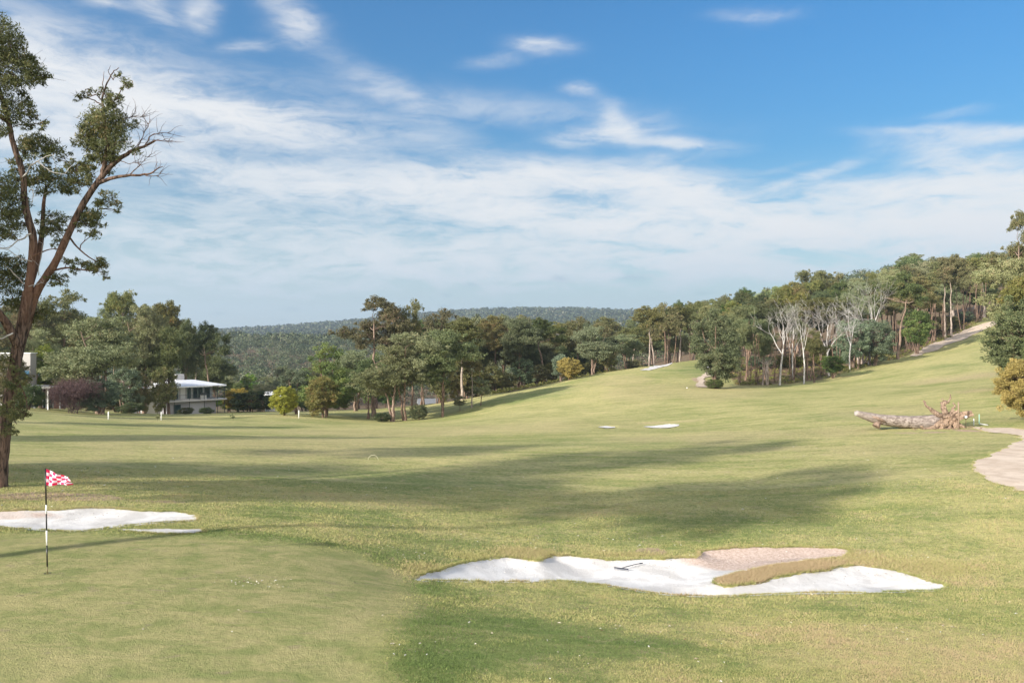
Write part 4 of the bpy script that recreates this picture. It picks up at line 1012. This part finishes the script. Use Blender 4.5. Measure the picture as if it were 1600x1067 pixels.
    for pts, a, b in wl:
        wb = MB()
        P = path(pts, len(pts)*3); P[1:] += rng.normal(size=(len(P)-1,3))*.015; mb_r = np.linspace(a, b, len(P)); wb.tube(P, mb_r, 5, cap=False)
        for k in range(3):
            j = rng.integers(2, len(P)); q = [P[j]]; dd = rng.normal(size=3)+np.array([.3,0,.2])
            for _ in range(4): dd = dd/np.linalg.norm(dd)+rng.normal(size=3)*.3; q.append(q[-1]+dd*.10)
            wb.tube(np.array(q), np.linspace(.008, .003, 5), 3, cap=False)
        link('dead_limb', wb.mesh('hero_dead', [M_dead]), root)
    px = Y0/F
    CL = [(165,200,34,.1),(150,222,22,.3),(182,222,20,-.2),(165,180,24,0),(145,205,18,0),(185,200,18,.2),(168,245,18,.2),(140,225,16,.2),
          (199,131,9,0),(188,118,6,0),(168,152,10,0),(185,156,11,0),(176,162,9,0),(122,151,6,.2),(130,148,5,.2),(143,141,5,0),(158,140,6,0),
          (10,60,20,-.8),(28,72,14,-.6),(18,95,26,-.7),(-15,80,34,-.8),(48,112,20,-.5),(66,117,11,-.4),(30,128,16,-.7),(8,130,22,-.8),(-20,140,30,-1),
          (22,160,18,-.6),(38,170,13,-.6),(20,185,16,-.5),(48,178,7,-.4),(68,193,8,-.4),(44,198,6,-.4),(5,205,10,-.6),
          (45,222,16,.2),(62,228,20,.3),(82,232,17,.3),(96,240,9,.3),(40,238,14,0),(25,262,13,.2),
          (62,272,20,.5),(88,280,22,.6),(105,288,15,.6),(45,285,14,.4),(120,268,14,.4),(132,258,14,.4),(140,272,12,.3),(110,262,14,.4),(125,285,11,.4),
          (12,285,22,-.3),(20,310,20,-.4),(5,335,26,-.5),(22,350,16,-.4),(-10,300,26,-.6),(30,330,12,-.3),
          (170,306,12,.2),(180,318,8,.2),(158,318,10,.2),(182,330,5,.2),(150,335,13,.3),(138,345,12,.3),(152,352,9,.3),(140,330,10,.3),(146,366,9,.2),(125,350,9,.2),
          (82,340,15,.5),(90,360,14,.5),(75,358,12,.5),(100,345,9,.4),(92,378,8,.4),
          (162,414,11,.2),(150,420,11,.2),(138,416,9,.2),(128,410,9,.2),(106,408,8,.2),(118,420,7,.2),(166,434,3,.2),
          (88,434,11,.2),(80,428,8,.2),(96,440,7,.2),(15,420,22,.3),(5,450,26,.4),(28,440,13,.3),(-20,430,30,.4),(30,410,12,.2),(18,475,16,.4),
          (70,484,12,.6),(52,490,10,.6),(20,600,13,-.5),(36,590,8,-.4),(32,635,12,-.6),(22,650,12,-.7),(38,645,7,-.6),(12,668,10,-.7),(30,622,9,-.5),(4,640,12,-.7),(8,560,12,-.3),(24,575,8,-.3),
          (-60,40,40,-1),(-90,90,44,-1),(-120,160,46,0),(-60,180,34,0),(-100,240,44,.5),(-60,280,36,0),(-120,330,48,1),(-60,380,38,-1),(-110,430,40,-1.5),(-160,400,44,-1),(-170,260,44,1),(-60,480,30,-1),(-140,90,40,1)]
    cl = []
    for u, v, r, d in CL:
        w = W(u, v, d); cl.append([*w, r*px*1.3, r*px*1.2, r*px*1.12])
    cl = np.array(cl); sat = []
    for c in cl:
        for k in range(3):
            d = rng.normal(size=3); d /= np.linalg.norm(d); d[2] = d[2]*.8-.15; q = c.copy(); q[:3] += d*c[3]*1.05; q[3:] *= rng.uniform(.35, .6); sat.append(q)
    # twigs from the nearest wood to each clump
    wood = np.concatenate([trunk[12:], tr2, st, mid, lf, lf2, lf3]+[path(p[0], 8) for p in bits+low+dead_[:1]]); tb = mb; pool = list(wood)
    for i in np.argsort([np.min(np.linalg.norm(wood-c[:3], axis=1)) for c in cl]):
        c = cl[i, :3]; P = np.array(pool); d = np.linalg.norm(P-c, axis=1)+np.where(P[:,2] < c[2]+.1, 0, .5); a = P[int(np.argmin(d))]; L = np.linalg.norm(c-a)
        ct = a+(c-a)*.5+np.array([0,0,.18*L])+rng.normal(size=3)*.12*L; q = curve3(a, ct, c, 6); q[1:-1] += rng.normal(size=(4,3))*.03*L
        tb.tube(q, np.linspace(min(.04, .012+.012*L), .006, 6), 4, cap=False); pool += list(q[2:])
        for k in range(5):
            e = c+rng.normal(size=3)*cl[i,3]*.65; m = q[rng.integers(2,6)]; q2 = curve3(m, (m+e)/2+rng.normal(size=3)*.05, e, 4); tb.tube(q2, np.linspace(.010, .003, 4), 3, cap=False)
    link('trunk', mb.mesh('hero_trunk', [M_hero]), root)
    V, T = leaves(rng, np.vstack([cl, sat]), 225, .12, .7, .24, 16, .9)
    cr = link('crown', leaf_mesh('hero_crown', V, T, L_hero), root)
    tag(root, 'big leaning red-barked gum cut by the left frame edge, nearest tree in the photo', 'tree')
hero()

# ------------------------------------------------------------------ houses
M_render = mat('pale_render', (.50,.485,.48), .85); M_shadewall = mat('shaded_wall_grey', (.36,.35,.38), .9)  # lower wall: darker grey, its shade put into the colour
M_roof = mat('white_metal_roof', (.80,.81,.84), .35, .5); M_steel = mat('dark_steel', (.055,.065,.07), .5, .4); M_glass = mat('window_glass', (.03,.055,.06), .06, .8)
M_frame = mat('green_grey_frame', (.42,.55,.50), .6); M_white = mat('white_paint', (.78,.78,.77), .5); M_cream = mat('cream_render', (.36,.345,.33), .85); M_dkred = mat('maroon_panel', (.16,.035,.04), .7)
M_brown = mat('brown_brick', (.28,.16,.11), .9)
def part(name, mbb, mats, parent, sm=False): return link(name, mbb.mesh(name, mats, sm), parent)
def bpart(name, boxes, m, parent):
    b = MB()
    for q in boxes: b.box(*q)
    return part(name, b, [m], parent)
def veranda_house():
    A = np.array([-62.3, 145.0]); zg = -9.0
    r = empty('house', (A[0], A[1], zg), math.radians(46))
    fl = 3.0; ev = 5.35
    # x along the front, y into the house, z up
    bpart('lower_wall', [(0.3,.02,-1,11.6,8,fl-.25)], M_shadewall, r)
    bpart('upper_wall', [(0,2.0,fl,11.8,9,ev)], M_render, r)
    bpart('side_wing', [(-3.6,3.2,-1,-.01,9,ev-.3)], M_render, r)
    bpart('deck', [(-.2,-1.3,fl-.25,13.6,1.99,fl)], M_render, r)
    b = MB(); x0, x1, y0, y1 = -.9, 13.2, -1.8, 9.8
    V = [(x0,y0,ev),(x1,y0,ev),(x1,y1,ev),(x0,y1,ev),(x0,y0,ev+.22),(x1,y0,ev+.22),(x1,y1,ev+.22),(x0,y1,ev+.22),(x0+4.5,4,ev+1.15),(x1-5,4,ev+1.15)]
    b.add(V, [(0,3,2,1),(0,1,5,4),(1,2,6,5),(2,3,7,6),(3,0,4,7),(4,5,9,8),(6,7,8,9)], [(5,6,9),(7,4,8)])
    rf = part('roof', b, [M_roof], r)
    bpart('chimney', [(4.2,4.4,ev+.6,6.2,5.6,ev+2.2)], M_render, rf); bpart('flue_box', [(2.6,5.2,ev+.7,3.4,6,ev+2.55)], M_render, rf)
    bpart('wing_roof', [(-4.2,2.6,ev-.29,-.93,9.6,ev-.1)], M_roof, r)
    for x in (1.2, 4.6, 8.1, 11.3, 13.0): bpart('post', [(x,-1.22,-.8 if x > 1 else fl,x+.10,-1.12,ev)], M_steel, r)
    # glazing on the upper floor, each opening a part with its frame
    for x0, x1 in ((.6,1.9),(2.3,3.6),(5.6,6.6),(7.0,9.4),(9.8,11.2)):
        w = bpart('window', [(x0,1.93,fl+.08,x1,1.99,ev-.3)], M_glass, r)
        n = max(2, int((x1-x0)/.9)+1); bx = []
        for k in range(n): xx = x0+(x1-x0-.07)*k/(n-1); bx.append((xx,1.88,fl+.05,xx+.07,1.925,ev-.27))
        bx.append((x0-.02,1.89,ev-.3,x1+.02,1.928,ev-.22)); bpart('frame', bx, M_frame, w)
    bpart('panel', [(4.1,1.90,fl+.02,5.2,1.98,ev-.05)], M_white, r)
    bpart('window', [(1.6,-.06,.5,3.2,.0,2.2)], M_glass, r)
    bpart('window', [(-2.6,3.13,3.3,-1.6,3.19,4.6)], M_glass, r)
    b = MB()
    b.box(-.15,-1.25,fl+.95,13.5,-1.20,fl+1.0)
    for k in range(110): x = -.15+k*.124; b.box(x,-1.235,fl+.06,x+.018,-1.215,fl+.95)
    part('balustrade', b, [M_steel], r)
    bpart('divider', [(-.1,-.9,fl-.02,.05,1.98,fl+.9)], M_white, r)
    bpart('gutter', [(x0-.06,y0-.10,ev+.08,x1+.06,y0-.005,ev+.2)], M_shadewall, rf)
    bpart('garage_door', [(5.2,-.05,-.9,8.6,.01,2.4)], mat('grey_door', (.42,.42,.45), .7), r)
    r.scale = (.80, .9, 1)
    tag(r, 'two-storey house with a low white metal roof and long railed veranda', 'house')
    ca, sa = math.cos(math.radians(46)), math.sin(math.radians(46)); lx, ly = 2.7, -1.9
    g = empty('garden_table', (A[0]+ca*lx-sa*ly, A[1]+sa*lx+ca*ly, h1(A[0]+ca*lx-sa*ly, A[1]+sa*lx+ca*ly)-.02), math.radians(46))
    bpart('table_top', [(-.7,-.4,.72,.7,.4,.77)], M_white, g)
    for q in ((-.6,-.35),(.52,-.35),(-.6,.27),(.52,.27)): bpart('leg', [(q[0],q[1],0,q[0]+.08,q[1]+.08,.72)], M_white, g)
    tag(g, 'white garden table standing below the veranda', 'table')
    # what stands on the veranda
    t = empty('barbecue', (A[0]+math.cos(math.radians(46))*6.2+.7*.9, A[1]+math.sin(math.radians(46))*6.2-.7*.9+.6, zg+fl), math.radians(46))
    bpart('hood', [(-.5,-.28,.75,.5,.28,1.2)], M_steel, t); bpart('cabinet', [(-.5,-.26,.0,.5,.26,.75)], M_white, t)
    tag(t, 'dark-hooded barbecue standing on the veranda of the house', 'barbecue')
veranda_house()
def tower_house():
    Y = 115.; x0 = (36-800)/F*Y; zg = h1(x0, Y)-.3; k = Y/F
    r = empty('house', (x0, Y, zg), math.radians(-8))
    top = CZ+(HV-552)*k-zg; mid = CZ+(HV-596)*k-zg
    bpart('tower_wall', [(-4.2,0,0,1.15,1.2,top)], M_cream, r); bpart('window', [(-.35,-.06,mid+.4,1.0,-.01,mid+1.6)], mat('blue_glass', (.10,.22,.33), .1, .8), r)
    bpart('parapet', [(-4.3,-.1,top,1.25,1.3,top+.12)], M_white, r)
    fl = CZ+(HV-603)*k-zg
    bpart('wing_wall', [(1.6,1.6,0,4.5,3,fl-.02)], M_brown, r)
    bpart('flat_roof', [(-1.6,-1.2,fl,3.2,1.2,fl+.16)], M_white, r)
    bpart('column', [(.55,-1.0,0,.85,-.7,fl)], M_white, r)
    w = bpart('window', [(1.9,1.53,.1,3.6,1.59,fl-.25)], M_glass, r); bpart('frame', [(x,1.48,.1,x+.08,1.52,fl-.2) for x in (1.9,2.7,3.52)], M_white, w)
    tag(r, 'white-walled house with a tall square tower behind the leaning gum', 'house')
    p = empty('pergola', (x0+2.6, Y-2.0, h1(x0+3, Y-2)), math.radians(-8)); fz = CZ+(HV-605)*k-p.location.z
    for x in (.1, 2.2): bpart('post', [(x,0,-.2,x+.16,.16,fz)], M_white, p)
    for x in (.1, 2.2): bpart('post', [(x,2.4,-.2,x+.16,2.56,fz)], M_white, p)
    bpart('beam', [(-.2,-.1,fz,2.7,.1,fz+.16),(-.2,2.4,fz,2.7,2.6,fz+.16)], M_white, p); bpart('roof', [(-.3,-.2,fz+.161,2.8,2.8,fz+.22)], M_white, p)
    tag(p, 'white flat-topped pergola between the tower house and the bare shrub', 'pergola')
tower_house()
def small_house(u, Y, vtop, w, d, hgt, label, roofm, wallm, rz=.3):
    x = (u-800)/F*Y; zt = CZ+(HV-vtop)/F*Y; r = empty('house', (x, Y, zt-hgt-1.2), rz)
    bpart('wall', [(-w/2,-d/2,-3,w/2,d/2,hgt)], wallm, r)
    b = MB(); W2, D2 = w/2+.4, d/2+.4
    b.add([(-W2,-D2,hgt+.01),(W2,-D2,hgt+.01),(W2,D2,hgt+.01),(-W2,D2,hgt+.01),(-W2,0,hgt+1.2),(W2,0,hgt+1.2)], [(0,1,5,4),(2,3,4,5),(0,3,2,1)], [(1,2,5),(3,0,4)]); part('roof', b, [roofm], r)
    for k in (-1, 1): bpart('window', [(k*w/4-.6,-d/2-.05,hgt-1.6,k*w/4+.6,-d/2-.005,hgt-.5)], M_glass, r)
    tag(r, label, 'house')
small_house(430, 165, 611, 3.2, 4, 2.4, 'pale-roofed cottage glimpsed between the dark bush and the yellow wattle', M_roof, M_render, .5)
small_house(668, 195, 622, 4, 4, 2.4, 'low grey shed glimpsed between the thick trunks at the lawn edge', mat('grey_roof', (.20,.21,.23), .6), M_cream, .2)

# ------------------------------------------------------------------ flagstick
def flagstick():
    x, y = ray(74, 895); z = h1(x, y); k = y/F
    r = empty('flagstick', (x, y, z)); Wp = lambda u, v: np.array([(u-74)*k, 0, (895-v)*k])
    M_red = mat('flag_red', (.74,.020,.10), .7); M_fw = mat('flag_white', (.80,.68,.76), .7); M_blk = mat('black_paint', (.012,.011,.012), .35, .5); M_pw = mat('pole_white', (.82,.82,.82), .35, .5); M_brass = mat('brass_ferrule', (.14,.11,.04), .4, .5)
    b = MB()
    for v0, v1, m, rad in ((884,898,4,.010),(851,884,0,.014),(828,851,1,.0145),(802,828,0,.014),(788,802,1,.0145),(731,788,0,.014)):
        b.tube([Wp(74-(895-v0)*.018, v0), Wp(74-(895-v1)*.018, v1)], rad, 10, m={0:0,1:1,4:2}[m])
    part('pole', b, [M_blk, M_pw, M_brass], r, True)
    b = MB(); a = np.linspace(0, 2*np.pi, 29)[:-1]; ro, ri = .066, .054
    V = [(math.cos(t)*q, math.sin(t)*q, .006) for q in (ro, ri) for t in a]+[(math.cos(t)*ri, math.sin(t)*ri, -.1) for t in a]; n = 28
    b.add(V, [(i, (i+1)%n, n+(i+1)%n, n+i) for i in range(n)]+[(n+i, n+(i+1)%n, 2*n+(i+1)%n, 2*n+i) for i in range(n)])
    part('hole_cup', b, [mat('hole_cup', (.05,.05,.05), .6)], r)
    # cloth: hoist edge at the pole, drooping and folding towards the fly
    nu, nv = 48, 30; V = []; q = []; mi = []
    for j in range(nv+1):
        for i in range(nu+1):
            s = i/nu; t = j/nv
            tu = 70.0+s*40.5; top = 731.5+15.5*s**.85; bot = 757.5+.8*math.sin(s*7)-.5*s
            v = top+(bot-top)*t
            p = Wp(tu, v); p[1] = .055*math.sin(s*11+t*2.2)*s**.5+.03*math.sin(s*23-t*3)*s+.02
            p[0] += .012*math.sin(t*9+s*6)*s
            V.append(p)
    for j in range(nv):
        for i in range(nu):
            q.append((j*(nu+1)+i, j*(nu+1)+i+1, (j+1)*(nu+1)+i+1, (j+1)*(nu+1)+i)); mi.append((int(i/nu*7)+int(j/nv*5)) % 2)
    me = mesh_from('flag', V, q, None, [M_red, M_fw], True, matidx=mi); f = link('flag', me, r)
    tag(r, 'black and white banded golf flagstick flying a red and white chequered flag', 'flagstick')
flagstick()
# ------------------------------------------------------------------ rake in the big bunker
def rake():
    hf = lambda x, y: H(x, y, False)
    a = ray(959.5, 888.6, hf); b_ = ray(982, 891.2, hf); hd = ray(1004, 880.5, hf)
    A = Vector((*a, h1(*a)+.05)); B = Vector((*b_, h1(*b_)+.05)); Hd = Vector((*hd, h1(*hd)+.03)); M = (A+B)/2
    M_rk = mat('grey_rake_plastic', (.035,.038,.055), .5, .4)
    r = empty('rake', M-Vector((0,0,.05))); o = M-Vector((0,0,.05)); L = lambda p: np.array(p-o)
    b = MB(); b.tube([L(A), L(B)], .016, 6); m1 = part('head', b, [M_rk], r)
    b = MB()
    for k in range(13):
        p = A.lerp(B, (k+.3)/12.6); b.tube([L(p), L(p+Vector((.0,-.025,-.055)))], [.006,.003], 4)
    part('tine', b, [M_rk], r)['kind'] = 'stuff'
    b = MB(); P = curve3(L(M), L(M.lerp(Hd, .5)+Vector((0,0,.03))), L(Hd), 8); b.tube(P, .0105, 6); b.tube([P[-2], P[-1]], .016, 6); part('handle', b, [M_rk], r)
    tag(r, 'dark plastic rake lying on the white sand of the big bunker', 'rake')
rake()
# ------------------------------------------------------------------ uprooted log
def log():
    rng = np.random.default_rng(8); Y0 = 58.; bx = (1440-800)/F*Y0; bz = h1(bx, Y0)
    def W(u, v, d=0.): Y = Y0+d; return np.array([(u-800)/F*Y-bx, Y-Y0, CZ+(HV-v)/F*Y-bz])
    r = empty('fallen_log', (bx, Y0, bz)); b = MB()
    P = spline([W(1338,645,-.8),(W(1352,649,-.7)),W(1372,654,-.5),W(1395,657,-.3),W(1420,659,-.1),W(1450,659.5,.1),W(1472,658,.3)], 34)
    R = np.interp(np.linspace(0,1,34), [0,.1,.3,.45,.7,1], [.20,.24,.34,.40,.47,.60]); R = R*(1+rng.normal(size=34)*.025)
    b.tube(P, R, 18, rough=.05, rng=rng); tk = part('trunk', b, [M_log], r, True)
    b = MB(); b.tube(spline([W(1338.5,645,-.8),W(1337,644,-.82),W(1335.5,642.5,-.84)], 4), [.21,.18,.10,.04], 10, m=0, rough=.08, rng=rng); part('broken_end', b, [M_dead], r)
    b = MB(); b.tube(spline([W(1374,658,-.6),W(1371,662,-.7),W(1369,666,-.75)], 6), [.24,.22,.22,.24,.26,.28], 9, rough=.1, rng=rng)
    b.tube(spline([W(1362,650,-.9),W(1372,653,-.95),W(1384,659,-.8)], 6), [.04,.08,.1,.12,.1,.05], 7, rough=.1, rng=rng); part('branch_stub', b, [M_pink], r)
    c = (1482, 655)
    def root(pts, r0, r1, n=9, name='root'):
        b = MB(); q = spline([W(*p) for p in pts], n); q[1:-1] += rng.normal(size=(n-2,3))*.03
        rr = np.linspace(r0, r1, n)*(1+rng.normal(size=n)*.12); b.tube(q, rr, 7, rough=.22, rng=rng); part(name, b, [M_root], r, False)
    root([(1480,656,.1),(1468,650,0),(1458,642,-.1),(1448,633,-.2),(1443,625,-.25)], .30, .045)
    root([(1480,652,.1),(1475,640,.1),(1474,632,.1),(1478,626,.1)], .26, .13); root([(1476,630,.1),(1483,626,.1),(1485,616,.1)], .13, .03)
    root([(1480,628,.1),(1472,624,0),(1474,621,0)], .06, .02, 5)
    root([(1484,652,.1),(1487,642,.2),(1491,634,.3),(1490,628,.3)], .16, .03)
    root([(1486,654,0),(1494,648,-.2),(1505,645,-.3),(1518,643,-.4)], .26, .10); root([(1488,656,0),(1500,652,-.3),(1512,649,-.4),(1521,647,-.5)], .22, .12)
    root([(1484,653,-.1),(1490,646,-.3),(1499,640,-.4)], .15, .05)
    root([(1478,656,-.3),(1466,662,-.7),(1458,668,-.9),(1444,668,-1.0),(1438,665,-1.0)], .22, .05)
    root([(1480,656,-.4),(1472,665,-.7),(1470,671,-.8)], .24, .14); root([(1484,656,-.4),(1484,665,-.6),(1482,672,-.7)], .20, .12)
    root([(1488,657,-.4),(1493,664,-.6),(1495,671,-.6)], .22, .12); root([(1490,657,-.3),(1501,664,-.5),(1508,669,-.6)], .18, .07); root([(1492,660,.2),(1504,666,.2),(1518,668,.1)], .14, .03)
    root([(1487,655,-.5),(1480,650,-.6),(1474,652,-.6)], .14, .05); root([(1487,652,-.5),(1493,655,-.7),(1497,660,-.7)], .13, .05)
    # the torn root plate: a rough disc
    n, m = 26, 6; V = [W(1482,657,-.35)]; q = []; t = []
    for j in range(1, m+1):
        for i in range(n):
            a = i*2*math.pi/n; rr = (15 if j < m else 16)*j/m*(1+rng.normal()*.12)
            V.append(W(1482+math.cos(a)*rr*1.15, 657.5-math.sin(a)*rr*.85, -.35+.10*j+rng.normal()*.10*(j>1)))
    for i in range(n): t.append((0, 1+(i+1)%n, 1+i))
    for j in range(m-1):
        for i in range(n): q.append((1+j*n+i, 1+j*n+(i+1)%n, 1+(j+1)*n+(i+1)%n, 1+(j+1)*n+i))
    b2 = len(V); V.append(W(1476,657,.7)); t += [(b2, 1+(m-1)*n+i, 1+(m-1)*n+(i+1)%n) for i in range(n)]
    b = MB(); b.add(V, q, t); part('root_plate', b, [bark_mat('clotted_soil', (.07,.045,.032), (.25,.17,.12), (7,7,7), streak=(.33,.24,.17))], r, False)
    b = MB()
    for k in range(46):
        a = rng.uniform(-.4, 3.6); rr = rng.uniform(3, 12); L_ = rng.uniform(4, 11); u0, v0 = 1482+math.cos(a)*rr, 656-math.sin(a)*rr*.8; a2 = a+rng.normal()*.5
        p = spline([W(u0, v0, -.2+rng.normal()*.15), W(u0+math.cos(a2)*L_*.5, v0-math.sin(a2)*L_*.45, -.35+rng.normal()*.2), W(u0+math.cos(a2+.5)*L_, v0-math.sin(a2+.3)*L_*.8, -.4+rng.normal()*.3)], 6)
        p[1:] += rng.normal(size=(5,3))*.03; b.tube(p, np.linspace(rng.uniform(.02,.05), .007, 6), 4)
    o_ = part('fine_roots', b, [M_root], r); o_['kind'] = 'stuff'
    tag(r, 'huge uprooted log with splayed torn roots lying on the fairway', 'log')
    b = MB()
    for k in range(60):
        u = rng.uniform(1425, 1535); d = rng.uniform(-1.8, .2); p = W(u, 670, d); p[2] = h1(p[0]+bx, Y0+d)-bz+.03; e = rng.normal(size=3)*.16; e[2] = abs(e[2])*.4
        b.tube([p, p+e], [.02, .008], 4)
    o = part('broken_twigs', b, [M_root], None); o.location = (bx, Y0, bz); tag(o, 'broken roots and splinters scattered round the uprooted log', 'debris', kind='stuff')
log()

# ------------------------------------------------------------------ posts and small things
def post(name, u, vb, hpx, wpx, m, label, cat, Y=None, group=None, capm=None, lean=0.0):
    c = ray(u, vb) if Y is None else ((u-800)/F*Y, Y)
    x, y = c; k = y/F; z = h1(x, y); hh = hpx*k; w = max(.02, wpx*k/2)
    r = empty(name, (x, y, z)); b = MB(); b.tube([(0,0,-.1),(lean*hh,0,hh*.93),(lean*hh*1.05,0,hh)], [w, w, w*.75], 8); part('shaft', b, [m], r, True)
    b = MB(); b.tube([(lean*hh*1.05,0,hh),(lean*hh*1.05,0,hh+w*.6)], [w*1.15, w*.8], 8); part('cap', b, [capm or m], r, True)
    tag(r, label, cat, group); return r
M_stake = mat('stake_timber', (.26,.19,.14), .9); M_green = mat('teal_sleeve', (.30,.50,.42), .7)
post('marker_post', 169.5, 655, 12, 2.0, M_white, 'white post on the lawn right of the small grey-green tree', 'post')
post('marker_post', 252, 656, 13, 1.7, M_white, 'white post on the lawn before the veranda house', 'post')
post('marker_post', 467, 653, 12, 1.6, M_white, 'thin white post in front of the yellow wattle bush', 'post', Y=113)
post('timber_stake', 1498, 672, 42, 2.4, M_stake, 'brown timber stake standing in front of the torn roots', 'stake', Y=56.6, lean=-.01)
post('marker_post', 1521.5, 663, 9.5, 1.7, M_white, 'short white post just right of the torn roots', 'post', Y=59)
post('marker_post', 1530, 660, 15, 1.3, M_green, 'slim teal post beside the start of the gravel path', 'post', Y=59.6)
def small_round(name, u, v, Y, rpx, m, label, cat, onground=True):
    k = Y/F; x = (u-800)*k; z = CZ+(HV-v)*k; b = MB(); R = rpx*k
    th = np.linspace(0, np.pi, 9); b.tube([(0,0,-math.cos(t)*R*.98) for t in th], [max(1e-3, math.sin(t)*R) for t in th], 12, cap=False)
    if onground: z = h1(x, Y)+R*.85
    o = link(name, b.mesh(name, [m], True)); o.location = (x, Y, z); tag(o, label, cat); return o
small_round('float_marker', 1509, 651, 57.2, 2.4, M_white, 'white ball-shaped marker beside the right-hand roots', 'marker', False)
post('thin_stick', 1509, 668, 16, .7, M_stake, 'thin stick holding up the white ball-shaped marker', 'stake', Y=57.25)
small_round('tee_marker', 1073.5, 605.5, 121, .9, M_white, 'round white marker where the clay track meets the fairway', 'marker')
small_round('tee_marker', 1040, 565, 186, .8, M_white, 'small white marker above the far green bunker', 'marker')
# white conduit lying by the posts
b = MB(); x, y = (1535-800)/F*58.6, 58.6; b.tube([(x-.2,y,h1(x-.2,y)+.16),(x+.35,y-.1,h1(x+.35,y)+.04)], .04, 8)
o = part('plastic_pipe', b, [M_white], None, True); tag(o, 'short white pipe lying beside the slim teal post', 'pipe')
# hoop on the fairway
c = ray(583, 718); k = c[1]/F; b = MB(); P = [(c[0]+math.cos(t)*8*k, c[1], h1(*c)+math.sin(t)*8.3*k-.02) for t in np.linspace(0, math.pi, 20)]
b.tube(P, .010, 5); o = part('hoop', b, [mat('pale_hoop', (.50,.48,.33), .6)], None, True); tag(o, 'thin pale hoop standing on the middle of the fairway', 'hoop')
# young trees in guards on the lawn by the house
for u, vb, l in ((247, 657, 'tiny guarded seedling beside the second white post'), (363, 657, 'tiny guarded seedling on the lawn right of the veranda house')):
    c = ray(u, vb); r = put_at('sapling', c[0], c[1], .2, .28, l, 'guarded seedlings')
# twig stuck in the lawn beside the thick trunk
# ------------------------------------------------------------------ wood floor cover
def understory():
    rng = np.random.default_rng(12); n = 1500
    us = rng.uniform(735, 1560, n); fy = np.interp(us, [p[0] for p in FR1], [p[1] for p in FR1]); y = fy+rng.uniform(0, 1, n)**1.5*45+1.0; x = (us-800)/F*y
    z = base_h(x, y); r = rng.uniform(.3, .9, n); cl = np.column_stack([x, y, z+r*.35, r, r, r*.7])
    V, T = leaves(rng, cl, 26, .3, .2, .4, 3)
    tag(link('undergrowth', leaf_mesh('undergrowth', V, T, L_olive)), 'low scrub and bracken covering the floor of the woods', 'undergrowth', kind='stuff')
understory()

# ------------------------------------------------------------------ labels: number what only its place tells apart
def number_labels():
    by = {}
    for r in PLACED:
        if 'label' in r: by.setdefault(r['label'], []).append(r)
    OR = ['leftmost','second','third','fourth','fifth','sixth','seventh','eighth','ninth','tenth']
    for l, L in by.items():
        if len(L) < 2 or 'outside the view' in l: continue
        L.sort(key=lambda r: r.location.x/r.location.y)
        for i, r in enumerate(L): r['label'] = (('leftmost ' if i == 0 else 'rightmost ' if i == len(L)-1 else OR[min(i,9)]+' ')+l)
        if len(r['label'].split()) > 16: print('LONG', r['label'])
number_labels()
# ------------------------------------------------------------------ air
if HAZE > 0:
    b = MB(); b.box(-4600, -160, -90, 4600, 7600, 330)
    o = part('haze', b, [], None); m = bpy.data.materials.new('haze'); m.use_nodes = True; nt = m.node_tree; nt.nodes.clear()
    ou = nn(nt, 'ShaderNodeOutputMaterial'); pv = nn(nt, 'ShaderNodeVolumePrincipled'); pv.inputs['Color'].default_value = (.66,.80,.97,1); pv.inputs['Density'].default_value = HAZE; pv.inputs['Anisotropy'].default_value = .2
    nt.links.new(pv.outputs[0], ou.inputs['Volume']); o.data.materials.append(m); tag(o, 'thin blue haze in the air over the valley', 'haze', kind='stuff')
